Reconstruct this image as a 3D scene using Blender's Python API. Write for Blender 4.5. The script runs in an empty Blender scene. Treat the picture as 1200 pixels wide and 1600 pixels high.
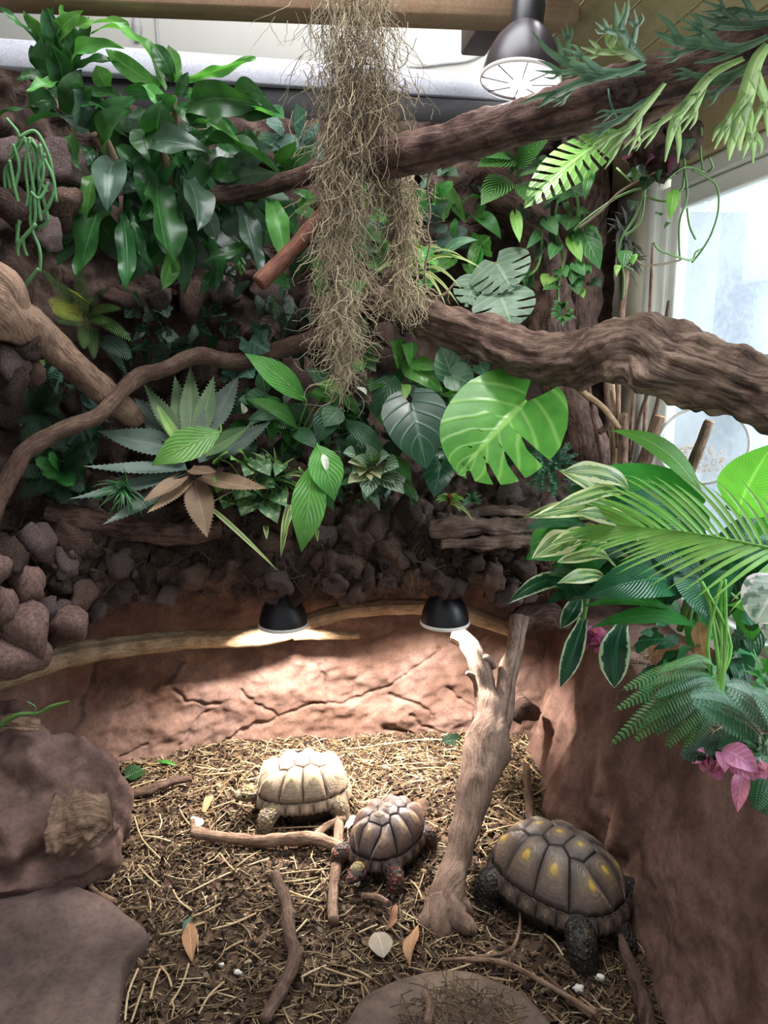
import bpy, math, random
import numpy as np
from mathutils import Vector as V, Matrix, Quaternion, noise

# ------------------------------------------------------------------ camera, world, light, exposure
scene = bpy.context.scene
COL = scene.collection
PITCH = math.radians(11.0); CAMH = 1.45; F = 1200.0
cam = bpy.data.cameras.new('camera'); cam.sensor_fit = 'HORIZONTAL'; cam.sensor_width = 36; cam.lens = 36
cam.clip_start = .02
camo = bpy.data.objects.new('camera', cam); COL.objects.link(camo)
camo.location = (0, 0, CAMH); camo.rotation_euler = (math.pi/2 - PITCH, 0, 0)
scene.camera = camo
w = bpy.data.worlds.new('world'); scene.world = w; w.use_nodes = True
bg = w.node_tree.nodes['Background']; bg.inputs[0].default_value = (.93, .96, 1.0, 1); bg.inputs[1].default_value = .38
def area(name, loc, target, sx, sy, power, color):
    l = bpy.data.lights.new(name, 'AREA'); l.shape = 'RECTANGLE'; l.size = sx; l.size_y = sy; l.energy = power; l.color = color
    o = bpy.data.objects.new(name, l); COL.objects.link(o); o.location = loc
    o.rotation_euler = (V(target) - V(loc)).to_track_quat('-Z', 'Y').to_euler()
    return o
# daylight entering through the window on the right, and the room's skylight above the visitor side
area('window_daylight', (2.15, 1.75, 1.75), (.2, 2.3, 1.0), 1.5, 1.4, 85, (.95, .98, 1.0))
area('skylight', (.0, 1.75, 3.7), (-.05, 2.25, 1.0), 2.4, 1.3, 96, (.97, .985, 1.0))
area('yard_daylight', (2.15, 3.6, 4.6), (2.75, 4.6, 1.5), 1.5, 2.5, 260, (.97, .99, 1.0))
vs = scene.view_settings
vs.view_transform = 'Standard'; vs.look = 'None'; vs.gamma = 1; vs.use_curve_mapping = False; vs.exposure = 0.40

# ------------------------------------------------------------------ helpers
Z = V((0, 0, 1)); CAM = V((0, 0, CAMH))
FW = V((0, math.cos(PITCH), -math.sin(PITCH))); UP = V((0, math.sin(PITCH), math.cos(PITCH)))
def ray(x, y): return FW + V((1, 0, 0))*((x-600)/F) + UP*((800-y)/F)
def P(x, y, Y):
    d = ray(x, y); return CAM + d*(Y/d.y)
def G(x, y, z=0.):
    d = ray(x, y); return CAM + d*((z-CAMH)/d.z)
def ppm(p): return max(.2, (p-CAM).dot(FW))/F       # metres per picture pixel at a point
def lerp(a, b, t): return a+(b-a)*t
def sm(t): t = max(0., min(1., t)); return t*t*(3-2*t)
def n1(p, s=1., o=0.): return noise.noise(V((p[0]*s+o, p[1]*s+o*1.7, p[2]*s-o)))
def fbm(p, s, oct=4, o=0.): return noise.fractal(V((p[0]*s+o, p[1]*s+o*1.3, p[2]*s-o)), 1.0, 2.0, oct)
ORG = {}
def tag(o, label=None, cat=None, group=None, kind=None):
    if label: o['label'] = label
    if cat: o['category'] = cat
    if group: o['group'] = group
    if kind: o['kind'] = kind
    return o
def thing(name, label, cat, loc, group=None):
    o = bpy.data.objects.new(name, None); COL.objects.link(o); o.location = loc; o.empty_display_size = .05
    ORG[o.name] = V(loc); return tag(o, label, cat, group)
def structure(name, label, loc=(0, 0, 0)):
    o = bpy.data.objects.new(name, None); COL.objects.link(o); o.location = loc
    ORG[o.name] = V(loc); return tag(o, label, None, None, 'structure')
class MB:
    def __init__(s): s.v = []; s.f = []; s.uv = []; s.mi = []
    def add(s, vs, fs, uvs=None):
        n = len(s.v); s.v += [tuple(p) for p in vs]
        s.uv += list(uvs) if uvs is not None else [(0., 0.)]*len(vs)
        s.f += [tuple(i+n for i in f) for f in fs]
    def mesh(s, name, mat, org=V((0, 0, 0)), smooth=True):
        me = bpy.data.meshes.new(name)
        me.from_pydata([(a-org[0], b-org[1], c-org[2]) for a, b, c in s.v], [], s.f)
        ul = me.uv_layers.new(name='UVMap')
        li = np.empty(len(me.loops), dtype=np.int32); me.loops.foreach_get('vertex_index', li)
        ul.data.foreach_set('uv', np.array(s.uv, dtype=np.float32)[li].ravel())
        if smooth: me.polygons.foreach_set('use_smooth', np.ones(len(me.polygons), dtype=bool))
        me.materials.append(mat); me.update(); return me
    def build(s, name, mat, parent=None, org=None, smooth=True):
        if parent is not None: org = ORG[parent.name]
        if org is None:
            a = np.array(s.v); org = V((a[:, 0].mean(), a[:, 1].mean(), a[:, 2].min()))
        org = V(org)
        o = bpy.data.objects.new(name, s.mesh(name, mat, org, smooth)); COL.objects.link(o)
        if parent is not None: o.parent = parent
        else: o.location = org
        ORG[o.name] = org; return o
def put(name, me, parent, loc, rot=None, scale=(1, 1, 1)):
    o = bpy.data.objects.new(name, me); COL.objects.link(o)
    org = ORG[parent.name] if parent is not None else V((0, 0, 0))
    o.parent = parent; o.location = V(loc)-org
    if rot is not None:
        o.rotation_mode = 'QUATERNION'; o.rotation_quaternion = rot
    o.scale = scale; return o
def rquat(r): return Quaternion((r.gauss(0, 1), r.gauss(0, 1), r.gauss(0, 1), r.gauss(0, 1))).normalized()
def spline(pts, rad, sub):
    """Catmull-Rom through pts with radii"""
    n = len(pts)
    if n == 2: return [pts[0].lerp(pts[1], i/sub) for i in range(sub+1)], [lerp(rad[0], rad[1], i/sub) for i in range(sub+1)]
    op, orr = [], []
    for i in range(n-1):
        a, b, c, d = pts[max(i-1, 0)], pts[i], pts[i+1], pts[min(i+2, n-1)]
        for k in range(sub):
            t = k/sub; t2 = t*t; t3 = t2*t
            op.append((b*2 + (c-a)*t + (a*2-b*5+c*4-d)*t2 + (b*3-a-c*3+d)*t3)*.5)
            orr.append(lerp(rad[i], rad[i+1], sm(t)))
    return op+[pts[-1]], orr+[rad[-1]]
def tube(mb, pts, rad, n=8, sub=5, rough=0., rs=14., ridge=0., seed=0., cap=True, end=None, flat=1.):
    pts = [V(p) for p in pts]
    if not isinstance(rad, (list, tuple)): rad = [rad]*len(pts)
    P_, R_ = spline(pts, list(rad), sub)
    m = len(P_); tan = [(P_[min(i+1, m-1)]-P_[max(i-1, 0)]).normalized() for i in range(m)]
    u = tan[0].orthogonal().normalized(); rows = []; vs = []; uv = []; arc = 0.
    for i in range(m):
        u = (u - tan[i]*u.dot(tan[i])).normalized(); b = tan[i].cross(u)
        if i: arc += (P_[i]-P_[i-1]).length
        for k in range(n):
            a = 2*math.pi*k/n; d = u*math.cos(a)+b*(math.sin(a)*flat)
            r = R_[i]
            if rough:
                r *= 1 + rough*fbm(P_[i]+d*R_[i], rs, 3, seed)
            if ridge:
                r *= 1 + ridge*noise.noise(V((math.cos(a)*2.6+seed, math.sin(a)*2.6, arc*5+seed))) + ridge*.5*noise.noise(V((math.cos(a)*6+seed, math.sin(a)*6, arc*12)))
            vs.append(P_[i]+d*r); uv.append((arc, R_[i]*6.28*k/n))
    fs = [(i*n+k, i*n+(k+1) % n, (i+1)*n+(k+1) % n, (i+1)*n+k) for i in range(m-1) for k in range(n)]
    if cap:
        for i, sgn in ((0, -1), (m-1, 1)):
            c = len(vs); vs.append(P_[i]+tan[i]*sgn*R_[i]*(.25 if end is None else end)); uv.append((0 if i == 0 else arc, 0))
            for k in range(n):
                q = (i*n+k, i*n+(k+1) % n)
                fs.append((q[1], q[0], c) if sgn < 0 else (q[0], q[1], c))
    mb.add(vs, fs, uv); return P_
def box(mb, a, b, M=None):
    vs = [V((x, y, z)) for x in (a[0], b[0]) for y in (a[1], b[1]) for z in (a[2], b[2])]
    if M: vs = [M @ v for v in vs]
    mb.add(vs, [(0, 1, 3, 2), (4, 6, 7, 5), (0, 4, 5, 1), (2, 3, 7, 6), (0, 2, 6, 4), (1, 5, 7, 3)], [(v[0]+v[2], v[1]) for v in vs])
def bbox(mb, a, b, M=None, bev=.006):
    """box with chamfered long edges"""
    a = V(a); b = V(b); c = (a+b)/2; h = (b-a)/2; vs = []
    for sx in (-1, 1):
        for sy in (-1, 1):
            for sz in (-1, 1):
                for ax in range(3):
                    p = V((sx*h.x, sy*h.y, sz*h.z)); s = (sx, sy, sz)
                    for k in range(3):
                        if k != ax: p[k] -= s[k]*min(bev, h[k]*.9)
                    vs.append(c+p)
    import bmesh
    bm = bmesh.new()
    for v in vs: bm.verts.new(v)
    r = bmesh.ops.convex_hull(bm, input=bm.verts); bm.verts.index_update()
    vv = [v.co.copy() for v in bm.verts]; ff = [[v.index for v in f.verts] for f in bm.faces]; bm.free()
    if M: vv = [M @ v for v in vv]
    mb.add(vv, ff, [(v[0]+v[2], v[1]) for v in vv])
def lathe(mb, prof, M, n=32, uvs=None):
    vs = []; uv = []
    for i, (r, z) in enumerate(prof):
        for k in range(n):
            a = 2*math.pi*k/n; vs.append(M @ V((r*math.cos(a), r*math.sin(a), z))); uv.append((i/len(prof), k/n))
    fs = [(i*n+k, i*n+(k+1) % n, (i+1)*n+(k+1) % n, (i+1)*n+k) for i in range(len(prof)-1) for k in range(n)]
    mb.add(vs, fs, uv)
def grid(mb, nu, nv, fn):
    vs = []; uv = []
    for i in range(nu+1):
        for j in range(nv+1):
            vs.append(fn(i/nu, j/nv)); uv.append((i/nu, j/nv))
    mb.add(vs, [(i*(nv+1)+j, (i+1)*(nv+1)+j, (i+1)*(nv+1)+j+1, i*(nv+1)+j+1) for i in range(nu) for j in range(nv)], uv)
_ico = {}
def ico(sub):
    if sub not in _ico:
        import bmesh
        bm = bmesh.new(); bmesh.ops.create_icosphere(bm, subdivisions=sub, radius=1); bm.verts.index_update()
        _ico[sub] = ([v.co.copy() for v in bm.verts], [tuple(v.index for v in f.verts) for f in bm.faces]); bm.free()
    return _ico[sub]
def blob(mb, c, size, seed=0., amp=.25, s=1.2, sub=3, rot=None, facet=0.):
    vs, fs = ico(sub); out = []
    rr = random.Random(int(seed*977)+3)
    planes = [(V((rr.gauss(0, 1), rr.gauss(0, 1), rr.gauss(0, 1))).normalized(), rr.uniform(.62, .85)) for _ in range(9)]
    for v in vs:
        p = v.copy()
        if facet:
            for nrm, d in planes:
                e = p.dot(nrm)-d
                if e > 0: p -= nrm*e*facet
        k = 1 + amp*fbm(v, s, 4, seed*3.1)
        p = V((p.x*size[0], p.y*size[1], p.z*size[2]))*k
        if rot: p = rot @ p
        out.append(V(c)+p)
    mb.add(out, fs, [(v.x, v.y) for v in vs])

# ------------------------------------------------------------------ materials
def srgb(h):
    h = h.lstrip('#'); r = []
    for i in (0, 2, 4):
        c = int(h[i:i+2], 16)/255; r.append(c/12.92 if c <= .04045 else ((c+.055)/1.055)**2.4)
    return (*r, 1.)
class NT:
    def __init__(s, name):
        s.m = bpy.data.materials.new(name); s.m.use_nodes = True; s.t = s.m.node_tree
        s.b = s.t.nodes['Principled BSDF']; s.out = s.t.nodes['Material Output']
    def n(s, t, **k):
        nd = s.t.nodes.new('ShaderNode'+t)
        for a, b in k.items():
            if a == 'inp':
                for i, v in b.items():
                    if hasattr(v, 'is_output'): s.t.links.new(v, nd.inputs[i])
                    else: nd.inputs[i].default_value = v
            else: setattr(nd, a, b)
        return nd
    def l(s, a, b): s.t.links.new(a, b)
    def math(s, op, a, b=0., c=0., clamp=False): return s.n('Math', operation=op, use_clamp=clamp, inp={0: a, 1: b, 2: c}).outputs[0]
    def mix(s, f, a, b, bt='MIX'):
        nd = s.n('Mix', data_type='RGBA', blend_type=bt)
        for i, v in ((0, f), (6, a), (7, b)):
            if hasattr(v, 'is_output'): s.l(v, nd.inputs[i])
            else: nd.inputs[i].default_value = v
        return nd.outputs[2]
    def noise(s, vec, scale, detail=5., rough=.55):
        nd = s.n('TexNoise', inp={'Scale': scale, 'Detail': detail, 'Roughness': rough}); s.l(vec, nd.inputs['Vector']); return nd.outputs[0]
    def ramp(s, f, *st):
        nd = s.n('ValToRGB'); s.l(f, nd.inputs[0]); e = nd.color_ramp.elements
        while len(e) < len(st): e.new(.5)
        for i, (p, c) in enumerate(st): e[i].position = p; e[i].color = c if len(c) == 4 else (*c, 1)
        return nd.outputs[0]
    def bump(s, h, st=.5, dist=.01):
        nd = s.n('Bump', inp={'Strength': st, 'Distance': dist, 'Height': h}); s.l(nd.outputs[0], s.b.inputs['Normal']); return nd
    def set(s, **k):
        for a, v in k.items():
            i = s.b.inputs[a.replace('_', ' ')]
            if hasattr(v, 'is_output'): s.l(v, i)
            else: i.default_value = v
        return s
def g4(x): return (x, x, x, 1)
def plain(name, c, rough=.6, metal=0., var=.12, scale=30):
    m = NT(name); tc = m.n('TexCoord').outputs['Object']; f = m.noise(tc, scale)
    c = srgb(c) if isinstance(c, str) else c
    m.set(Base_Color=m.ramp(f, (.3, tuple(x*(1-var) for x in c[:3])), (.7, tuple(min(1, x*(1+var)) for x in c[:3]))), Roughness=rough, Metallic=metal)
    return m.m
def earth(name, cols, s=9., fine=120., bump=.5, rough=.92, dist=.012, crack=0., spec=.2):
    """rock, clay and soil: broad and fine noise in object space"""
    m = NT(name); tc = m.n('TexCoord').outputs['Object']
    a = m.noise(tc, s, 8, .6); b = m.noise(tc, fine, 4, .6); d = m.noise(tc, s*4.3, 6, .6)
    n = len(cols); base = m.ramp(a, *[(.28+.44*i/(n-1), srgb(c)) for i, c in enumerate(cols)])
    base = m.mix(m.ramp(d, (.35, g4(0)), (.7, g4(.5))), base, m.mix(1., base, (1.5, 1.42, 1.36, 1), 'MULTIPLY'))
    base = m.mix(m.ramp(b, (.40, g4(.32)), (.52, g4(0))), base, m.mix(1., base, (.5, .47, .45, 1), 'MULTIPLY'))
    e = m.noise(tc, s*1.7, 3, .5); base = m.mix(m.ramp(e, (.36, g4(.55)), (.6, g4(0))), base, m.mix(1., base, (.62, .58, .56, 1), 'MULTIPLY'))
    h = m.math('ADD', m.math('MULTIPLY', a, .8), m.math('ADD', m.math('MULTIPLY', d, .6), m.math('MULTIPLY', b, .05)))
    if crack:
        vo = m.n('TexVoronoi', feature='DISTANCE_TO_EDGE', inp={'Scale': crack})
        m.l(m.mix(.12, tc, m.n('TexNoise', inp={'Scale': s*2, 'Vector': tc}).outputs[1]), vo.inputs['Vector'])
        h = m.math('ADD', h, m.math('MULTIPLY', m.math('MINIMUM', vo.outputs[0], .06), 4.))
    m.set(Base_Color=base, Roughness=rough); m.b.inputs['Specular IOR Level'].default_value = spec
    m.bump(h, bump, dist); return m.m
def bark(name, cols, along=7., around=55., bump=.7, dist=.008, rough=.85, patch=None):
    m = NT(name); uv = m.n('UVMap').outputs[0]; ob = m.n('TexCoord').outputs['Object']
    mp = m.n('Mapping', inp={'Vector': uv, 'Scale': (along, around, 1)}).outputs[0]
    a = m.noise(mp, 1.6, 8, .65); b = m.noise(ob, 16, 6, .6); c = m.noise(ob, 160, 3)
    f = m.math('ADD', m.math('MULTIPLY', a, .55), m.math('MULTIPLY', b, .45))
    n = len(cols); base = m.ramp(f, *[(.3+.4*i/(n-1), srgb(c_)) for i, c_ in enumerate(cols)])
    base = m.mix(m.ramp(c, (.4, g4(.35)), (.6, g4(0))), base, m.mix(1., base, (.55, .5, .48, 1), 'MULTIPLY'))
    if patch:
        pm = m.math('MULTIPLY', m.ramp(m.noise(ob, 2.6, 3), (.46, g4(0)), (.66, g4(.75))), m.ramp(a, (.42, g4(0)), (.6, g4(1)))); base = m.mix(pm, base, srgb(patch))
    m.set(Base_Color=base, Roughness=rough); m.b.inputs['Specular IOR Level'].default_value = .25
    m.bump(m.math('ADD', a, m.math('ADD', m.math('MULTIPLY', b, .8), m.math('MULTIPLY', c, .25))), bump, dist); return m.m
def leafm(name, c1, c2, vein=None, nv=9., k=.35, vstr=.5, vw=.12, edge=None, ew=.75, stripe=None, rough=.36, bump=.35, trans=.25, spots=None, mid=None):
    """leaf: u runs base to tip, v across; side veins, midrib, pale margins, stripes"""
    m = NT(name); sep = m.n('SeparateXYZ'); m.l(m.n('UVMap').outputs[0], sep.inputs[0]); U, W = sep.outputs[0], sep.outputs[1]
    a = m.math('ABSOLUTE', m.math('MULTIPLY', m.math('SUBTRACT', W, .5), 2.))
    ob = m.n('TexCoord').outputs['Object']; rnd = m.n('ObjectInfo').outputs['Random']
    nz = m.noise(ob, 18, 4)
    base = m.mix(m.ramp(nz, (.35, g4(0)), (.68, g4(1))), srgb(c1), srgb(c2))
    q = m.math('FRACT', m.math('SUBTRACT', m.math('MULTIPLY', U, nv), m.math('MULTIPLY', a, nv*k)))
    d = m.math('ABSOLUTE', m.math('SUBTRACT', q, .5))
    vm = m.ramp(d, (0., g4(1)), (vw*2.2, g4(0)))
    if stripe:
        sn = m.n('TexNoise', noise_dimensions='2D', inp={'Scale': 1., 'Detail': 3.}); m.l(m.n('Mapping', inp={'Vector': m.n('UVMap').outputs[0], 'Scale': (1.2, 14, 1)}).outputs[0], sn.inputs['Vector'])
        base = m.mix(m.ramp(sn.outputs[0], (.46, g4(0)), (.56, g4(1))), base, srgb(stripe))
    if edge:
        en = m.math('ADD', a, m.math('MULTIPLY', m.math('SUBTRACT', m.noise(ob, 60, 2), .5), .45))
        base = m.mix(m.ramp(en, (ew-.03, g4(0)), (ew+.03, g4(1))), base, srgb(edge))
    if spots:
        base = m.mix(m.ramp(m.noise(ob, 55, 3), (.53, g4(0)), (.6, g4(1))), base, srgb(spots))
    if vein: base = m.mix(m.math('MULTIPLY', vm, vstr), base, srgb(vein))
    mr = m.ramp(a, (.03, g4(1)), (.085, g4(0)))
    base = m.mix(m.math('MULTIPLY', mr, .7), base, srgb(mid or vein or c2))
    hs = m.n('HueSaturation', inp={'Saturation': .94, 'Hue': m.math('ADD', .474, m.math('MULTIPLY', rnd, .022)), 'Value': m.math('ADD', .78, m.math('MULTIPLY', rnd, .44)), 'Color': base}).outputs[0]
    m.set(Base_Color=hs, Roughness=rough)
    m.b.inputs['Specular IOR Level'].default_value = .45
    m.bump(m.math('SUBTRACT', m.math('MULTIPLY', nz, .3), m.math('ADD', m.math('MULTIPLY', vm, .55), mr)), bump, .004)
    if trans:
        tb = m.n('BsdfTranslucent'); m.l(m.mix(1., hs, (1.25, 1.35, .75, 1), 'MULTIPLY'), tb.inputs[0])
        mx = m.n('MixShader', inp={0: trans}); m.l(m.b.outputs[0], mx.inputs[1]); m.l(tb.outputs[0], mx.inputs[2]); m.l(mx.outputs[0], m.out.inputs[0])
    return m.m
def uramp(name, stops, rough=.7, bump=0., trans=0., rings=0):
    """colour from u in the UV map (one value for each straw, strand or scute ring)"""
    m = NT(name); sep = m.n('SeparateXYZ'); m.l(m.n('UVMap').outputs[0], sep.inputs[0])
    ob = m.n('TexCoord').outputs['Object']; nz = m.noise(ob, 90, 4)
    c = m.ramp(sep.outputs[0], *[(p, srgb(h)) for p, h in stops])
    m.set(Base_Color=m.mix(m.ramp(nz, (.35, g4(.5)), (.6, g4(0))), c, m.mix(1., c, (.55, .5, .45, 1), 'MULTIPLY')), Roughness=rough)
    if bump: m.bump(nz, bump, .003)
    if rings:
        q = m.math('FRACT', m.math('MULTIPLY', sep.outputs[0], rings)); rm = m.math('MULTIPLY', m.ramp(q, (.0, g4(1)), (.3, g4(0))), m.ramp(sep.outputs[0], (.62, g4(.6)), (.72, g4(0)))); bc = m.b.inputs['Base Color'].links[0].from_socket
        m.set(Base_Color=m.mix(rm, bc, m.mix(1., bc, (.42, .38, .36, 1), 'MULTIPLY')))
    return m.m
def emit(name, c, st):
    m = NT(name); m.set(Base_Color=(*c, 1), Emission_Color=(*c, 1), Emission_Strength=st); return m.m
M = {}
M['soil'] = earth('soil', ['#2c2018', '#43332a', '#5c4a3b', '#6d5a49'], 14, 150, .9, .95, .012)
M['clay'] = earth('clay', ['#523d33', '#6b5247', '#826960', '#70574c'], 4, 110, .8, .93, .012)
M['bank_clay'] = earth('bank_clay', ['#4b372f', '#644c43', '#7a6056', '#5c463d'], 6, 90, .6, .9, .014)
M['rock'] = earth('rock', ['#241b18', '#3d302b', '#5c4b44', '#4a3b34'], 8, 90, .8, .92, .014, crack=9)
M['stone_brown'] = earth('stone_brown', ['#43332c', '#634e45', '#86706a'], 14, 120, .8, .92, .012)
M['stone_grey'] = earth('stone_grey', ['#43383a', '#655654', '#8d7b76'], 16, 130, .8, .92, .012)
M['stone_dark'] = earth('stone_dark', ['#2a201c', '#43352f', '#62504a'], 12, 120, .8, .92, .012)
M['boulder'] = earth('boulder', ['#50403b', '#6d5750', '#846b64'], 7, 90, .5, .92, .012)
M['slab'] = earth('slab', ['#463a36', '#5a4b46', '#6f5d56'], 4, 70, .35, .8, .008)
M['dish'] = earth('dish', ['#554740', '#6d5c52', '#84705f'], 7, 90, .45, .85, .01)
M['bark_dark'] = bark('bark_dark', ['#231814', '#46332c', '#735a50', '#57433d'], 12, 60, 1., .012)
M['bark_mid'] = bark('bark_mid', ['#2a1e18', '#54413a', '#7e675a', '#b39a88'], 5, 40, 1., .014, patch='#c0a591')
M['bark_pale'] = bark('bark_pale', ['#64503c', '#947a5e', '#c0a585', '#ab9072'], 16, 95, .9, .008)
M['bark_tan'] = bark('bark_tan', ['#49372d', '#715848', '#9b7f6b', '#84695a'], 14, 80, .95, .01)
M['bark_red'] = bark('bark_red', ['#372922', '#604b3f', '#8d7465'], 16, 90, .9, .009)
M['bark_trunk'] = bark('bark_trunk', ['#4d3b32', '#765e50', '#9c8272', '#8a7060'], 14, 90, .9, .009)
M['bark_rust'] = bark('bark_rust', ['#5a3a2c', '#85594a', '#a67860'], 16, 90, .8, .008)
M['cut_wood'] = plain('cut_wood', '#b98f68', .8)
M['black_metal'] = plain('black_metal', '#17151a', .42, .0, .1)
M['plum_metal'] = plain('plum_metal', '#2b2229', .38, .0, .1)
M['white_enamel'] = plain('white_enamel', '#e8e4dc', .4, 0, .03)
M['timber'] = bark('timber', ['#8c6f58', '#a5866c', '#b59a80'], 1.2, 40, .2, .002, .7)
M['timber_dark'] = bark('timber_dark', ['#54423a', '#665147', '#755f53'], 1.2, 40, .2, .002, .7)
M['timber_pale'] = bark('timber_pale', ['#9fa1ac', '#b0b1bb', '#bdbdc5'], 1.2, 30, .15, .002, .6)
M['timber_yellow'] = bark('timber_yellow', ['#a89a70', '#bcae84', '#cabf98'], 1.2, 30, .15, .002, .6)
M['black_board'] = plain('black_board', '#121014', .8)
M['pale_wall'] = plain('pale_wall', '#b3b1aa', .8, 0, .04, 3)
M['cream'] = plain('cream', '#e4dcc4', .6, 0, .05, 5)
M['frame'] = plain('frame', '#f0f2ea', .45, 0, .03, 8)
M['cable'] = plain('cable', '#8d8c8a', .6)
# ------------------------------------------------------------------ the setting: floor, walls, ledge, bank, window, roof
def fh(x, y):
    return .016*fbm((x, y, 0), 3., 3, 4.) + .008*fbm((x, y, 0), 14., 3, 9.) + .05*sm((y-2.55)/.35)*0.35 + .035*sm((-.75-x)/.4)
mb = MB(); grid(mb, 200, 150, lambda u, v: V((-1.7+2.6*u, .9+2.15*v, fh(-1.7+2.6*u, .9+2.15*v))))
floor = tag(mb.build('floor', M['soil'], org=(0, 0, 0)), 'dark brown soil floor of the tortoise enclosure', kind='structure')

def path_fn(pts):
    pts = [V((*p, 0)) for p in pts]; q, _ = spline(pts, [0]*len(pts), 12)
    L = [0]
    for i in range(1, len(q)): L.append(L[-1]+(q[i]-q[i-1]).length)
    def f(u):
        t = u*L[-1]; i = int(np.searchsorted(L, t)); i = max(1, min(len(q)-1, i))
        k = (t-L[i-1])/max(1e-9, L[i]-L[i-1]); d = (q[i]-q[i-1]).normalized()
        return q[i-1].lerp(q[i], k), V((d.y, -d.x, 0))
    return f
# alcove wall behind the tortoises, with cracks cut into the clay
CR = [[(380,1136),(436,1116),(484,1102),(540,1098),(580,1088),(608,1076),(644,1052),(688,1020)],
      [(380,1072),(404,1096),(436,1112)], [(608,1088),(640,1098),(668,1112),(676,1120)], [(424,1164),(444,1154),(496,1152),(498,1164)],
      [(90,1166),(112,1132),(142,1110),(172,1080),(180,1020),(188,990),(206,971)], [(210,1076),(248,1061),(278,1039),(296,1020)],
      [(345,1159),(375,1136),(412,1121)], [(170,1146),(200,1152),(220,1140),(250,1130)], [(640,1120),(660,1136),(700,1150)], [(600,1140),(640,1150),(655,1160)],
      [(700,1080),(740,1110),(745,1150)], [(280,1060),(300,1080),(350,1090)], [(500,1040),(512,1070),(516,1100)], [(330,1100),(300,1130),(290,1160)]]
CS = []
for c in CR:
    q = [P(x, y, 2.78) for x, y in c]
    for a, b in zip(q, q[1:]): CS.append(((a.x, a.z), (b.x, b.z)))
CA = np.array([s[0] for s in CS]); CB = np.array([s[1] for s in CS])
def crack(x, z):
    p = np.array((x, z)); ab = CB-CA; t = np.clip(((p-CA)*ab).sum(1)/(ab*ab).sum(1), 0, 1)
    return float(np.sqrt(((CA+ab*t[:, None]-p)**2).sum(1)).min())
pf = path_fn([(-1.42, 1.6), (-1.25, 2.1), (-1.02, 2.5), (-.7, 2.69), (-.3, 2.75), (.2, 2.79), (.5, 2.8), (.72, 2.8)])
def wb(u, v):
    p, n = pf(u); z = -.06+.9*v; q = p + Z*z - n*(.08*sm(v))
    d = .024*fbm(q, 4, 4, 2.) + .008*fbm(q, 16, 3, 5.) + .014*noise.noise(V((q.x*3, q.z*14+q.x*4, 2)))+.006*noise.noise(V((q.x*18+q.z*10, q.z*34-q.x*16, 2)))
    wob = crack(q.x+.016*n1(q, 14)+.006*n1(q, 45), q.z+.016*n1(q, 16, 3.)+.006*n1(q, 50, 1.))
    if wob < .03: d -= .014*(1-sm(wob/.010))
    return q + n*d
mb = MB(); grid(mb, 460, 150, wb)
tag(mb.build('wall_back', M['clay'], org=(0, 2.8, 0)), 'cracked reddish clay wall at the back of the lit alcove', kind='structure')

# upper rock wall
pu = path_fn([(-1.38, 1.3), (-1.28, 1.8), (-1.16, 2.25), (-1.0, 2.6), (-.72, 2.82), (-.35, 2.9), (.3, 2.95), (1.0, 3.0)])
def wu(u, v):
    p, n = pu(u); z = .8+1.52*v; q = p+Z*z-n*.1*v
    d = .07*fbm(q, 3.2, 4, 7.) + .035*fbm(q, 11, 4, 1.)+.03*noise.turbulence(q*12, 3, False)
    return q+n*d
mb = MB(); grid(mb, 220, 120, wu)
wall_upper = tag(mb.build('wall_rear', M['rock'], org=(0, 2.9, .8)), 'dark rugged rock wall behind the hanging plants', kind='structure')
# stones used again and again
RS = random.Random(5)
STONE = []
for i in range(9):
    b_ = MB(); blob(b_, (0, 0, 0), (1, .85+.1*(i % 3), .8), i*1.37, .34, 1.5, 3, facet=.9 if i % 3 else .6)
    STONE.append(b_.mesh('stone', M[('stone_brown', 'stone_grey', 'stone_dark')[i % 3]]))
for i in range(95):
    u, v = RS.uniform(.12, .93), RS.uniform(.12, .92); p = wu(u, v); s = RS.uniform(.035, .085)
    put('stone', STONE[RS.randrange(9)], wall_upper, p+V((0, -.01, 0)), rquat(RS), (s*RS.uniform(.8, 1.5), s, s*RS.uniform(.7, 1.1)))
for px, py, Y, s in [(30,330,2.15,.07),(70,360,2.2,.06),(95,330,2.3,.07),(20,250,2.15,.08),(100,250,2.35,.08),(60,300,2.25,.05),(20,510,2.1,.05),(45,540,2.12,.05),(15,560,2.1,.06),(50,580,2.15,.04),(20,600,2.1,.05),(270,420,2.75,.06),(300,470,2.78,.07),(250,470,2.72,.05),(350,455,2.8,.06),(430,470,2.8,.06),(640,500,2.8,.05),(600,520,2.75,.04),(620,480,2.8,.05)]:
    put('stone', STONE[RS.randrange(9)], wall_upper, P(px, py, Y), rquat(RS), (s*1.2, s, s))

# rock ledge over the alcove: closed profile swept along X
def yf(x): return 2.40 - .20*sm((-x-.62)/.5) + .05*sm((x-.45)/.2)
def zb(x): return .70 - .10*sm((-x-.85)/.3)
def yw(x): return 2.98 - .75*sm((-x-.55)/.75)
def led(X, s):
    a, b, c = yf(X), zb(X), yw(X)
    pr = [(c, b+.08), (lerp(a, c, .5), b+.05), (a+.07, b), (a+.01, b+.05), (a, b+.16), (a+.04, b+.26), (a+.14, b+.32), (lerp(a, c, .6), b+.36), (c, b+.38)]
    t = s*(len(pr)-1); i = min(int(t), len(pr)-2); k = t-i
    return V((X, lerp(pr[i][0], pr[i+1][0], k), lerp(pr[i][1], pr[i+1][1], k)))
def le(u, v):
    q = led(-1.42+2.32*u, v); d = .05*fbm(q, 7, 4, 3.)+.035*noise.turbulence(q*16, 4, False)+.012*fbm(q, 40, 3, 8.)
    return q+V((0, -d if .15 < v < .8 else 0, d*.8))
mb = MB(); grid(mb, 420, 110, le)
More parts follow.
